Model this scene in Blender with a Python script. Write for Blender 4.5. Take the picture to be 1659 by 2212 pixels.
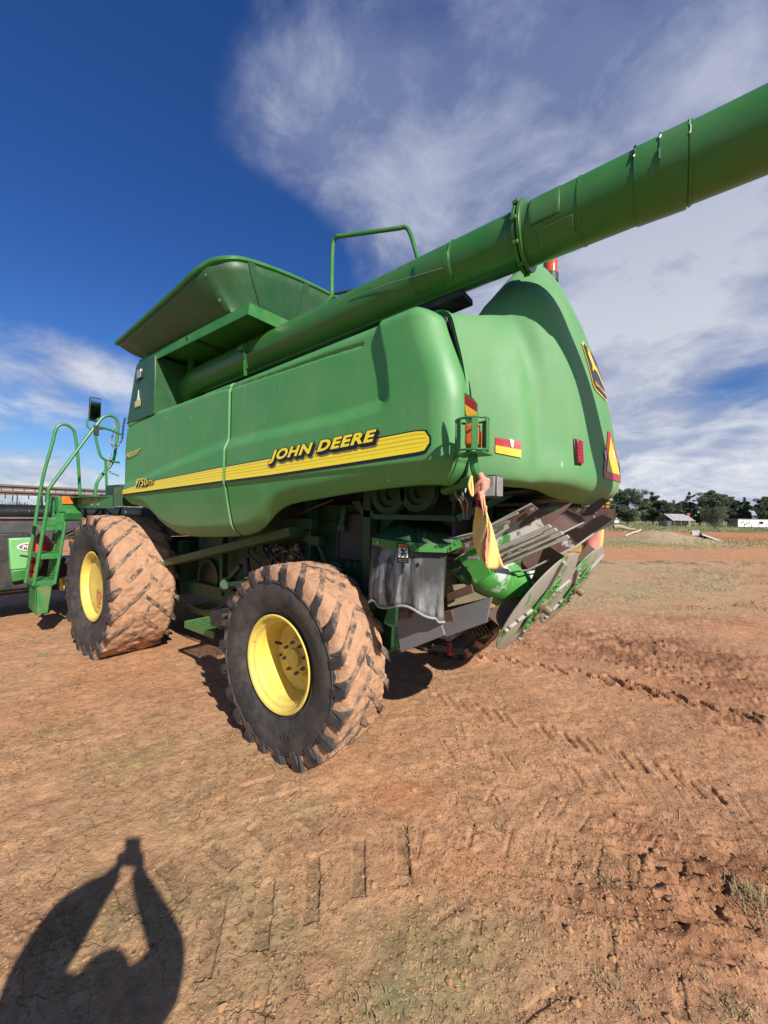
import bpy, bmesh, math, random
import numpy as np
from mathutils import Vector, Matrix, noise as mnoise
from mathutils.bvhtree import BVHTree
random.seed(7); RNG=np.random.default_rng(7)
S=bpy.context.scene
for o in list(bpy.data.objects): bpy.data.objects.remove(o)
COL=S.collection
R=math.radians
# ------------------------------------------------------------------ camera
def view_axes(pitch,roll,yaw):
    p,r,y=R(pitch),R(roll),R(yaw)
    fwd=Vector((-math.cos(y),math.sin(y),0)); right=Vector((math.sin(y),math.cos(y),0)); up=Vector((0,0,1))
    f=fwd*math.cos(p)+up*math.sin(p); u=up*math.cos(p)-fwd*math.sin(p)
    return right*math.cos(r)+u*math.sin(r), u*math.cos(r)-right*math.sin(r), f
CR,CU,CF=view_axes(0.4,1.0,53.0)
CAM=Vector((0,0,1.85)); FPX=831.0
cd=bpy.data.cameras.new('camera'); cam=bpy.data.objects.new('camera',cd); COL.objects.link(cam)
cd.sensor_fit='HORIZONTAL'; cd.sensor_width=36; cd.lens=18.03; cd.clip_start=0.02; cd.clip_end=9000
m=Matrix((CR,CU,-CF)).transposed().to_4x4(); m.translation=CAM; cam.matrix_world=m
S.camera=cam
S.render.resolution_x=768; S.render.resolution_y=1024
# ------------------------------------------------------------------ sun, sky, exposure
SUND=Vector((-.7584,.2876,-.5849)).normalized()
sl=bpy.data.lights.new('sun','SUN'); sl.energy=5.0; sl.angle=R(0.53); sl.color=(1.0,.95,.87)
sun=bpy.data.objects.new('sun',sl); COL.objects.link(sun); sun.rotation_euler=SUND.to_track_quat('-Z','Y').to_euler()
S.view_settings.view_transform='Standard'; S.view_settings.look='None'; S.view_settings.exposure=.46; S.view_settings.gamma=1
S.view_settings.use_curve_mapping=False
class NT:
    def __init__(s,tree): s.t=tree; s.n=tree.nodes; s.l=tree.links
    def node(s,typ,**kw):
        n=s.n.new(typ)
        for k,v in kw.items(): setattr(n,k,v)
        return n
    def put(s,sock,v):
        if isinstance(v,bpy.types.NodeSocket): s.l.new(v,sock)
        elif v is not None: sock.default_value=v
    def m(s,op,a,b=None,c=None,clamp=False):
        n=s.node('ShaderNodeMath',operation=op); n.use_clamp=clamp
        for i,v in enumerate((a,b,c)):
            if v is not None: s.put(n.inputs[i],v)
        return n.outputs[0]
    def vm(s,op,a,b=None):
        n=s.node('ShaderNodeVectorMath',operation=op); s.put(n.inputs[0],a)
        if b is not None: s.put(n.inputs[1],b)
        return n.outputs['Value'] if op in('DOT_PRODUCT','LENGTH','DISTANCE') else n.outputs[0]
    def mr(s,v,a,b,c=0.,d=1.,smooth=False):
        n=s.node('ShaderNodeMapRange'); n.interpolation_type='SMOOTHSTEP' if smooth else 'LINEAR'; n.clamp=True
        for i,x in enumerate((v,a,b,c,d)): s.put(n.inputs[i],x)
        return n.outputs[0]
    def noise(s,vec,scale,detail=4,rough=.55,dist=0.):
        n=s.node('ShaderNodeTexNoise'); s.put(n.inputs['Vector'],vec); n.inputs['Scale'].default_value=scale
        n.inputs['Detail'].default_value=detail; n.inputs['Roughness'].default_value=rough; n.inputs['Distortion'].default_value=dist
        return n.outputs['Fac']
    def mix(s,f,a,b):
        n=s.node('ShaderNodeMix',data_type='RGBA'); s.put(n.inputs[0],f); s.put(n.inputs[6],a); s.put(n.inputs[7],b); return n.outputs[2]
    def scalev(s,v,k):
        n=s.node('ShaderNodeVectorMath',operation='MULTIPLY'); s.put(n.inputs[0],v); n.inputs[1].default_value=k; return n.outputs[0]
w=bpy.data.worlds.new('World'); S.world=w; w.use_nodes=True
T=NT(w.node_tree); T.n.clear()
def pxdir(px,py):
    d=CF*FPX+CR*(px-829.5)-CU*(py-1106); return d.normalized()
def build_sky():
    tc=T.node('ShaderNodeTexCoord'); D=T.vm('NORMALIZE',tc.outputs['Generated'])
    sky=T.node('ShaderNodeTexSky'); sky.sky_type='NISHITA'; sky.sun_disc=False; sky.sun_elevation=R(35.8)
    sky.sun_rotation=math.atan2(.7584,-.2876); sky.altitude=250; sky.air_density=1.0; sky.dust_density=.35; sky.ozone_density=3.0
    hs=T.node('ShaderNodeHueSaturation'); hs.inputs['Saturation'].default_value=1.1; hs.inputs['Value'].default_value=1.0
    dz=T.node('ShaderNodeSeparateXYZ'); T.put(dz.inputs[0],D)
    tint=T.mix(T.mr(dz.outputs[2],.02,.45),(1.0,1.22,1.45,1),(.90,1.08,1.62,1)); mu=T.node('ShaderNodeMix',data_type='RGBA',blend_type='MULTIPLY'); mu.inputs[0].default_value=1; T.put(mu.inputs[6],sky.outputs[0]); T.put(mu.inputs[7],tint); T.put(hs.inputs['Color'],mu.outputs[2])
    sep=T.node('ShaderNodeSeparateXYZ'); T.put(sep.inputs[0],D)
    zz=T.m('MAXIMUM',sep.outputs[2],0.0); den=T.m('ADD',zz,0.30)
    cmb=T.node('ShaderNodeCombineXYZ'); T.put(cmb.inputs[0],T.m('DIVIDE',sep.outputs[0],den)); T.put(cmb.inputs[1],T.m('DIVIDE',sep.outputs[1],den)); T.put(cmb.inputs[2],T.m('MULTIPLY',sep.outputs[2],1.3))
    P=cmb.outputs[0]
    n1=T.noise(P,1.25,8,.58,.35); n2=T.noise(P,4.2,6,.62,.4); n3=T.noise(P,.6,3,.5,.2)
    # cloud masses, each a soft patch of sky around one direction
    blobs=[((1180,60),14,.16),((1300,330),12,.30),((1500,120),10,.16),((1500,420),12,.22),((1120,420),22,.26),((1010,540),28,.26),((1560,720),14,.42),((1380,700),24,.46),((1400,840),50,.40),((980,60),30,.20),((900,200),40,.12),
           ((120,770),90,.58),((190,810),130,.30),((250,850),130,.12),((60,950),90,.34),((160,985),90,.30),((20,1040),60,.30),((470,260),90,.62),((530,340),110,.5),((690,330),70,.58),((730,260),90,.45),((600,30),40,.6),((760,60),50,.34),((780,450),50,.34),((880,380),60,.2),((1400,955),90,.35),((1620,1000),160,.5),((1450,1010),130,.35),((1640,1075),150,.25),((1550,970),200,.2)]
    acc=None
    for (p,k,wt) in blobs:
        d=pxdir(*p); dt=T.vm('DOT_PRODUCT',D,tuple(d))
        e=T.m('MULTIPLY',T.m('EXPONENT',T.m('MULTIPLY',T.m('SUBTRACT',dt,1.0),float(k)*1.6)),wt)
        acc=e if acc is None else T.m('ADD',acc,e)
    neg=[((200,300),7,.42),((100,60),6,.35),((640,160),40,.15),((760,170),80,.22),((980,90),160,.12),((620,500),22,.3),((300,550),25,.2),((1560,890),90,.7),((1400,900),200,.25),((250,700),90,.1),((1230,480),60,.2),((830,560),60,.12),((1640,560),60,.22),((60,885),150,.4),((200,900),120,.35),((60,600),40,.3),((230,660),120,.3)]
    for (p,k,wt) in neg:
        d=pxdir(*p); dt=T.vm('DOT_PRODUCT',D,tuple(d))
        e=T.m('MULTIPLY',T.m('EXPONENT',T.m('MULTIPLY',T.m('SUBTRACT',dt,1.0),float(k)*1.6)),-wt)
        acc=T.m('ADD',acc,e)
    base=T.m('MULTIPLY_ADD',T.m('SUBTRACT',n1,.5),2.9,T.m('MULTIPLY_ADD',T.m('SUBTRACT',n2,.5),.62,T.m('MULTIPLY',T.m('SUBTRACT',n3,.5),.6)))
    dens=T.m('ADD',base,acc)
    f=T.mr(dens,-.16,.66,0,.96,True)
    shade=T.mr(T.m('ADD',T.m('MULTIPLY',n2,.6),T.m('ADD',T.m('MULTIPLY',n1,.5),T.m('MULTIPLY',dens,.05))),.50,.70)
    low=T.mr(sep.outputs[2],.05,.65)
    white=T.mix(low,(11.5,11.8,12.2,1),(6.2,6.7,8.7,1)); grey=T.mix(low,(6.0,6.8,9.0,1),(2.4,3.1,5.6,1))
    cc=T.mix(shade,grey,white)
    out=T.mix(f,hs.outputs[0],cc)
    bg=T.node('ShaderNodeBackground'); T.put(bg.inputs['Color'],out); bg.inputs['Strength'].default_value=.053
    wo=T.node('ShaderNodeOutputWorld'); T.l.new(bg.outputs[0],wo.inputs['Surface'])
build_sky()
try: w.cycles.sampling_method='MANUAL'; w.cycles.sample_map_resolution=512
except Exception: pass
# ------------------------------------------------------------------ helpers
def at(px,py,ax,val):
    d=pxdir(px,py); t=(val-CAM[ax])/d[ax]; return CAM+d*t
def smooth(a,b,x):
    t=np.clip((np.asarray(x,float)-a)/(b-a),0,1); return t*t*(3-2*t)
_h=None
def vnoise(x,y,seed=0):
    x=np.asarray(x,float); y=np.asarray(y,float)
    xi=np.floor(x).astype(np.int64); yi=np.floor(y).astype(np.int64); fx=x-xi; fy=y-yi
    fx=fx*fx*(3-2*fx); fy=fy*fy*(3-2*fy)
    def h(a,b):
        n=(a*374761393+b*668265263+seed*974634777)&0xffffffff
        n=((n^(n>>13))*1274126177)&0xffffffff
        return ((n^(n>>16))&0xffff)/65535.0
    return (h(xi,yi)*(1-fx)+h(xi+1,yi)*fx)*(1-fy)+(h(xi,yi+1)*(1-fx)+h(xi+1,yi+1)*fx)*fy
def fbm(x,y,oct=4,seed=0,gain=.5):
    s=0;a=1;t=0
    for i in range(oct):
        s=s+a*vnoise(x*2**i+i*17.3,y*2**i-i*9.1,seed+i); t+=a; a*=gain
    return s/t-.5
class MB:
    def __init__(s): s.v=[]; s.f=[]; s.mi=[]; s.cur=0
    def add(s,vs,fs):
        b=len(s.v); s.v+= [tuple(v) for v in vs]; s.f+=[tuple(i+b for i in f) for f in fs]; s.mi+=[s.cur]*len(fs); return s
    def box(s,c,size,M=None):
        c=Vector(c); h=Vector(size)/2; M=M or Matrix.Identity(3)
        vs=[c+M@Vector((x*h.x,y*h.y,z*h.z)) for x in(-1,1) for y in(-1,1) for z in(-1,1)]
        return s.add(vs,[(0,1,3,2),(4,6,7,5),(0,4,5,1),(2,3,7,6),(0,2,6,4),(1,5,7,3)])
    def bar(s,p0,p1,wd,th,up=(0,0,1)):
        p0,p1=Vector(p0),Vector(p1); d=(p1-p0); L=d.length; d.normalize(); side=d.cross(Vector(up))
        if side.length<1e-4: side=d.cross(Vector((1,0,0)))
        side.normalize(); u=side.cross(d)
        return s.box((p0+p1)/2,(L,wd,th),Matrix((d,side,u)).transposed())
    def tube(s,pts,r,n=8,caps=True,smoothn=0):
        pts=[Vector(p) for p in pts]
        if smoothn:
            pts=catmull(pts,smoothn)
            if isinstance(r,(list,tuple)): r=list(np.interp(np.linspace(0,len(r)-1,len(pts)),range(len(r)),r))
        rs=r if isinstance(r,(list,tuple)) else [r]*len(pts)
        t=(pts[1]-pts[0]).normalized(); a=t.cross(Vector((0,0,1)))
        if a.length<.1: a=t.cross(Vector((1,0,0)))
        a.normalize(); vs=[]
        for i,p in enumerate(pts):
            if i==0: tt=pts[1]-pts[0]
            elif i==len(pts)-1: tt=pts[-1]-pts[-2]
            else: tt=(pts[i+1]-pts[i]).normalized()+(pts[i]-pts[i-1]).normalized()
            if tt.length<1e-6: tt=t.copy()
            tt.normalize(); a=(a-tt*a.dot(tt)).normalized(); b=tt.cross(a)
            for k in range(n):
                an=2*math.pi*k/n; vs.append(p+(a*math.cos(an)+b*math.sin(an))*rs[i])
        fs=[(i*n+k,i*n+(k+1)%n,(i+1)*n+(k+1)%n,(i+1)*n+k) for i in range(len(pts)-1) for k in range(n)]
        if caps: fs+= [tuple(range(n))[::-1],tuple((len(pts)-1)*n+k for k in range(n))]
        return s.add(vs,fs)
    def cyl(s,p0,p1,r,n=16,r1=None): return s.tube([p0,p1],[r,r if r1 is None else r1],n)
    def lathe(s,prof,o,axis,n=32,closed=False,caps=False):
        o=Vector(o); ax=Vector(axis).normalized(); a=ax.cross(Vector((0,0,1)))
        if a.length<.1: a=ax.cross(Vector((1,0,0)))
        a.normalize(); b=ax.cross(a); vs=[]
        for (r,h) in prof:
            for k in range(n):
                an=2*math.pi*k/n; vs.append(o+ax*h+(a*math.cos(an)+b*math.sin(an))*r)
        m=len(prof); fs=[]
        for i in range(m if closed else m-1):
            j=(i+1)%m
            for k in range(n): fs.append((i*n+k,i*n+(k+1)%n,j*n+(k+1)%n,j*n+k))
        if caps: fs+=[tuple(range(n))[::-1],tuple((m-1)*n+k for k in range(n))]
        return s.add(vs,fs)
    def slab(s,poly,th):
        poly=[Vector(p) for p in poly]; n=len(poly); th=Vector(th)
        vs=poly+[p+th for p in poly]
        return s.add(vs,[tuple(range(n))[::-1],tuple(range(n,2*n))]+[(i,(i+1)%n,n+(i+1)%n,n+i) for i in range(n)])
    def grid(s,P,wrap=False,flip=False):
        nu=len(P); nv=len(P[0]); vs=[p for row in P for p in row]; fs=[]
        for i in range(nu if wrap else nu-1):
            j=(i+1)%nu
            for k in range(nv-1):
                f=(i*nv+k,j*nv+k,j*nv+k+1,i*nv+k+1); fs.append(f[::-1] if flip else f)
        return s.add(vs,fs)
    def bolt(s,p,nrm,r=.012,h=.01):
        p=Vector(p); nrm=Vector(nrm).normalized(); return s.cyl(p-nrm*.003,p+nrm*h,r,6)
    def split(s):
        par=list(range(len(s.v)))
        def fd(i):
            while par[i]!=i: par[i]=par[par[i]]; i=par[i]
            return i
        for f in s.f:
            a=fd(f[0])
            for q in f[1:]: par[fd(q)]=a
        g={}
        for f in s.f: g.setdefault(fd(f[0]),[]).append(f)
        out=[]
        for fs in g.values():
            ids=sorted({i for f in fs for i in f}); mp={i:k for k,i in enumerate(ids)}; m=MB(); m.v=[s.v[i] for i in ids]; m.f=[tuple(mp[i] for i in f) for f in fs]; m.mi=[0]*len(fs); out.append(m)
        return out
    def builds(s,name,mat,parent=None,**k):
        return [m.build(name,mat,parent,**k) for m in s.split()]
    def build(s,name,mat,parent=None,sm=None,bevel=0,solid=0,angle=35,sub=0,out=None):
        me=bpy.data.meshes.new(name); me.from_pydata(s.v,[],s.f)
        mats=mat if isinstance(mat,(list,tuple)) else [mat]
        for mm in mats: me.materials.append(mm)
        if len(mats)>1: me.polygons.foreach_set('material_index',s.mi)
        bm=bmesh.new(); bm.from_mesh(me); bmesh.ops.recalc_face_normals(bm,faces=bm.faces)
        if out is not None and sum(f.normal.dot(Vector(out))*f.calc_area() for f in bm.faces)<0: bmesh.ops.reverse_faces(bm,faces=bm.faces)
        bm.to_mesh(me); bm.free()
        if sm is None or sm:
            me.polygons.foreach_set('use_smooth',[True]*len(me.polygons)); me.set_sharp_from_angle(angle=R(angle))
        o=bpy.data.objects.new(name,me); COL.objects.link(o)
        if parent is not None:
            o.parent=parent; o.matrix_parent_inverse=Matrix.Identity(4)
            # geometry is authored in world space; the parents stand at world places
            off=wpos(parent); me.transform(Matrix.Translation(-off))
        if solid:
            md=o.modifiers.new('solid','SOLIDIFY'); md.thickness=abs(solid); md.offset=-1 if solid>0 else 1
        if bevel:
            md=o.modifiers.new('bevel','BEVEL'); md.width=bevel; md.segments=2; md.limit_method='ANGLE'; md.angle_limit=R(40)
        return o
def wpos(o):
    p=Vector((0,0,0))
    while o is not None: p+=o.location; o=o.parent
    return p
def catmull(pts,n):
    pts=[Vector(p) for p in pts]; P=[2*pts[0]-pts[1]]+pts+[2*pts[-1]-pts[-2]]; out=[]
    for i in range(1,len(P)-2):
        a,b,c,d=P[i-1],P[i],P[i+1],P[i+2]
        for k in range(n):
            t=k/n; out.append(.5*((2*b)+(c-a)*t+(2*a-5*b+4*c-d)*t*t+(3*b-a-3*c+d)*t**3))
    out.append(P[-2]); return out
def thing(name,label,cat,loc=(0,0,0),group=None):
    o=bpy.data.objects.new(name,None); COL.objects.link(o); o.location=loc; o.empty_display_size=.2
    o['label']=label; o['category']=cat
    if group: o['group']=group
    return o
def tag(o,label,cat,group=None):
    o['label']=label; o['category']=cat
    if group: o['group']=group
    return o
# ------------------------------------------------------------------ materials
def mat(name,col,rough=.5,metal=0.,var=.15,vscale=6,dust=0.,dustcol=(.36,.21,.125),dscale=4,bump=0.,bscale=60,low=None,spec=.5,coat=0.,wear=None,trans=0.,zdust=0.):
    m=bpy.data.materials.new(name); m.use_nodes=True; t=NT(m.node_tree); bs=t.n['Principled BSDF']
    g=t.node('ShaderNodeNewGeometry'); pos=g.outputs['Position']
    n=t.noise(pos,vscale,5,.6)
    c=t.mix(n,tuple(x*(1-var) for x in col)+(1,),tuple(min(1,x*(1+var)) for x in col)+(1,))
    ro=t.mr(n,.3,.7,max(.02,rough-.07),min(1,rough+.1))
    if wear:
        wn=t.noise(pos,wear[1],6,.65,.4); wf=t.mr(wn,wear[2],wear[2]+.025); c=t.mix(wf,c,tuple(wear[0])+(1,))
    if wear and len(wear)>3:
        wn=t.noise(t.vm('ADD',pos,(7.3,2.1,4.4)),wear[1]*.8,6,.65,.4); wf=t.mr(wn,wear[4],wear[4]+.03); c=t.mix(wf,c,tuple(wear[3])+(1,))
    if dust or low:
        dn=t.noise(pos,dscale,8,.68,.2)
        f=t.mr(dn,.42,.78,0,dust) if dust else 0.0
        if zdust:
            sp=t.node('ShaderNodeSeparateXYZ'); t.put(sp.inputs[0],g.outputs['Normal'])
            f=t.m('ADD',f,t.m('MULTIPLY',t.mr(sp.outputs[2],.2,1),t.m('MULTIPLY',dn,zdust*1.6)),clamp=True)
        if low:
            sp=t.node('ShaderNodeSeparateXYZ'); t.put(sp.inputs[0],pos)
            lf=t.mr(sp.outputs[2],low[0],low[1],low[2],0)
            f=t.m('ADD',f,t.m('MULTIPLY',lf,t.mr(dn,.25,.7,.35,1)),clamp=True)
        c=t.mix(f,c,tuple(dustcol)+(1,)); ro=t.m('ADD',ro,t.m('MULTIPLY',f,.4),clamp=True)
    t.put(bs.inputs['Base Color'],c); t.put(bs.inputs['Roughness'],ro); bs.inputs['Metallic'].default_value=metal
    bs.inputs['Specular IOR Level'].default_value=spec; bs.inputs['Coat Weight'].default_value=coat
    if trans: bs.inputs['Transmission Weight'].default_value=trans
    if bump:
        b=t.node('ShaderNodeBump'); b.inputs['Strength'].default_value=1; b.inputs['Distance'].default_value=bump
        t.put(b.inputs['Height'],t.noise(pos,bscale,6,.65)); t.l.new(b.outputs[0],bs.inputs['Normal'])
    return m
M={}
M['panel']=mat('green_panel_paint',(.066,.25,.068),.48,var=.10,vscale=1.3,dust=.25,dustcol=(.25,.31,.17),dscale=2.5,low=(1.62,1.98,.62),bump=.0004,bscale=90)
def scratch(mm):
    t=NT(mm.node_tree); bs=t.n['Principled BSDF']; src=bs.inputs['Base Color'].links[0].from_socket
    g=t.node('ShaderNodeNewGeometry'); p=t.scalev(g.outputs['Position'],(5.0,5.0,1.6))
    # rain-washed dust: runs down the sheet, film in patches
    sn=t.noise(t.scalev(g.outputs['Position'],(26,26,1.3)),1,6,.65,.3); fn=t.noise(g.outputs['Position'],1.1,5,.6,.6)
    ff=t.m('MULTIPLY',t.mr(sn,.46,.80),t.mr(fn,.36,.64,.03,.2)); src=t.mix(ff,src,(.34,.33,.22,1))
    dn=t.noise(t.scalev(g.outputs['Position'],(9,9,2.2)),1,7,.7,.2); src=t.mix(t.mr(dn,.60,.78,0,.22),src,(.03,.10,.03,1))
    v=t.node('ShaderNodeTexVoronoi'); v.feature='F1'; t.put(v.inputs['Vector'],p); v.inputs['Scale'].default_value=1.4
    vd=t.node('ShaderNodeTexVoronoi'); vd.feature='F1'; t.put(vd.inputs['Vector'],t.scalev(g.outputs['Position'],(30,30,9))); vd.inputs['Scale'].default_value=1.0
    f=t.m('MULTIPLY',t.mr(v.outputs['Distance'],.03,.055,1,0),.8)
    t.put(bs.inputs['Base Color'],t.mix(f,src,(.45,.5,.4,1)))
scratch(M['panel'])
M['hood']=mat('green_hood_plastic',(.092,.262,.09),.6,var=.10,vscale=1.5,dust=.35,dustcol=(.22,.30,.15),dscale=3,low=(2.0,2.14,.75),bump=.0005,bscale=120)
scratch(M['hood'])
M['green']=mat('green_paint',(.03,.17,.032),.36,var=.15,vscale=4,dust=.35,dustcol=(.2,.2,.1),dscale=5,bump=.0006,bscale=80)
M['auger']=mat('green_auger_paint',(.032,.138,.026),.3,var=.22,vscale=1.6,dust=.3,dustcol=(.17,.2,.09),dscale=3,bump=.0008,bscale=25)
M['inner']=mat('grimy_shaded_green_paint',(.010,.058,.020),.5,var=.3,vscale=5,dust=.55,dustcol=(.09,.075,.045),dscale=6,bump=.001,bscale=50)  # machine green darkened for the shade under the body, with grime on top
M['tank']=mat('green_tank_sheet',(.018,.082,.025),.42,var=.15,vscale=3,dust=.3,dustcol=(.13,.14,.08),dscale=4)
M['ladder']=mat('ladder_green',(.022,.19,.045),.33,var=.12,vscale=8,dust=.3,dustcol=(.28,.17,.1),dscale=14,low=(.3,.75,.5))
M['yellow']=mat('wheel_yellow_paint',(.74,.57,.10),.5,var=.06,vscale=8,dust=.75,dustcol=(.50,.32,.15),dscale=6,wear=((.25,.12,.05),24,.64))
M['decal']=mat('yellow_decal',(.92,.70,.03),.3,var=.04,vscale=20)
M['decal2']=mat('dark_yellow_decal',(.66,.46,.02),.3,var=.04,vscale=20)
M['dblack']=mat('black_decal',(.012,.012,.011),.35,var=.1)
M['gold']=mat('gold_script_vinyl',(.55,.42,.06),.35,var=.2,vscale=60)
M['white']=mat('white_vinyl',(.75,.74,.7),.4,var=.08,vscale=40,dust=.2,dscale=20)
M['red']=mat('red_reflective',(.42,.02,.02),.35,var=.15,vscale=30)
M['redpaint']=mat('red_paint',(.6,.03,.02),.4,var=.1)
M['reflyel']=mat('yellow_reflective',(.85,.50,.03),.35,var=.1,vscale=30)
M['amber']=mat('amber_lens',(.80,.16,.02),.18,var=.15,vscale=40,coat=.5)
M['beacon']=mat('orange_beacon_lens',(.55,.09,.02),.12,var=.2,vscale=30,coat=1.)
M['redlens']=mat('red_lens',(.30,.01,.015),.2,var=.2,vscale=40,coat=.5)
M['lampglass']=mat('lamp_glass',(.42,.40,.38),.15,metal=.4,var=.3,vscale=50)
M['tyre']=mat('tyre_rubber',(.032,.032,.033),.62,var=.3,vscale=9,dust=.42,dustcol=(.24,.17,.12),dscale=7,bump=.0012,bscale=45)
M['lug']=mat('muddy_lug_rubber',(.055,.05,.046),.75,var=.3,vscale=12,dust=1.6,dustcol=(.44,.25,.145),dscale=13,bump=.003,bscale=40)
def lugmat(th):
    m=M['lug'].copy(); t=NT(m.node_tree); bs=t.n['Principled BSDF']; src=bs.inputs['Base Color'].links[0].from_socket
    tc=t.node('ShaderNodeTexCoord'); sp=t.node('ShaderNodeSeparateXYZ'); t.put(sp.inputs[0],tc.outputs['Object'])
    n=t.noise(tc.outputs['Object'],14,4,.6); f=t.mr(t.m('ADD',t.m('ABSOLUTE',sp.outputs[1]),t.m('MULTIPLY',t.m('SUBTRACT',n,.5),.10)),th-.015,th+.015,0,.88)
    t.put(bs.inputs['Base Color'],t.mix(f,src,(.028,.028,.029,1))); return m
M['mud']=mat('caked_mud',(.44,.25,.15),.92,var=.25,vscale=7,dust=.6,dustcol=(.27,.15,.09),dscale=20,bump=.014,bscale=26,spec=.15)
M['black']=mat('black_metal',(.02,.02,.021),.5,var=.3,vscale=8,dust=.4,dustcol=(.14,.1,.07),dscale=8)
M['rubber']=mat('black_rubber',(.03,.03,.03),.55,var=.3,vscale=8,dust=.25,dustcol=(.2,.15,.1),dscale=9)
M['hose']=mat('hydraulic_hose',(.018,.018,.018),.4,var=.2)
M['steel']=mat('bare_steel',(.42,.40,.37),.38,metal=.7,var=.2,vscale=10,dust=.35,dustcol=(.22,.15,.1),dscale=12)
M['cast']=mat('dusty_cast_metal',(.20,.16,.10),.6,metal=.2,var=.4,vscale=14,dust=.6,dustcol=(.22,.15,.08),dscale=20)
M['rust']=mat('rusty_brown_sheet',(.105,.052,.04),.55,var=.3,vscale=6,dust=.4,dustcol=(.17,.10,.065),dscale=8,bump=.0006)
M['vane']=mat('worn_chute_sheet',(.115,.058,.045),.48,var=.25,vscale=5,wear=((.46,.44,.40),2.6,.565,(.04,.22,.04),.585),dust=.3,dustcol=(.2,.13,.09),dscale=11)
M['disc']=mat('worn_spinner_disc',(.34,.32,.28),.45,var=.15,vscale=9,wear=((.07,.27,.05),4.2,.565,(.2,.12,.09),.64),dust=.3,dustcol=(.33,.24,.17),dscale=14)
M['cone']=mat('worn_green_deflector',(.05,.29,.045),.35,var=.12,vscale=6,wear=((.52,.52,.49),1.15,.50),dust=.2,dscale=12)
M['flap']=None
M['sidegrey']=mat('grey_plastic_shield',(.16,.16,.165),.5,var=.15,vscale=6,dust=.3,dustcol=(.3,.2,.14))
M['chain']=mat('galvanised_chain',(.45,.43,.4),.4,metal=.8,var=.2,vscale=30)
M['mirror']=mat('mirror_glass',(.75,.78,.8),.03,metal=1.,var=.02)
M['skin']=mat('skin',(.55,.33,.24),.5,var=.08); M['shirt']=mat('navy_shirt',(.03,.04,.08),.8,var=.15); M['denim']=mat('denim',(.06,.09,.16),.85,var=.2,vscale=30); M['hair']=mat('brown_hair',(.05,.03,.02),.6)
def fmat():
    m=bpy.data.materials.new('worn_rubber_curtain'); m.use_nodes=True; t=NT(m.node_tree); bs=t.n['Principled BSDF']
    g=t.node('ShaderNodeNewGeometry'); p=g.outputs['Position']
    st=t.noise(t.scalev(p,(9,9,1.1)),1.5,7,.65,.2); a=t.noise(t.scalev(p,(2.2,2.2,1.6)),1.2,4,.5,.3)
    f=t.m('MULTIPLY',t.mr(st,.40,.64),t.mr(a,.38,.62))
    c=t.mix(f,(.022,.022,.023,1),(.44,.44,.43,1)); b=t.noise(t.scalev(p,(7,7,1.3)),1.1,5,.6)
    c=t.mix(t.m('MULTIPLY',t.mr(b,.52,.66),.8),c,(.12,.065,.04,1))
    t.put(bs.inputs['Base Color'],c); bs.inputs['Roughness'].default_value=.6; return m
M['flap']=fmat()
def clothmat(name,col,stain):
    m=mat(name,col,.9,var=.1,vscale=14,dust=.5,dustcol=stain,dscale=9,bump=.0015,bscale=150); return m
M['flagy']=clothmat('yellow_flag_cloth',(.80,.58,.20),(.42,.25,.05)); M['flagr']=clothmat('faded_red_flag_cloth',(.66,.27,.20),(.5,.2,.12)); M['flagd']=clothmat('deep_red_cloth',(.35,.02,.03),(.3,.08,.05))
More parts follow.
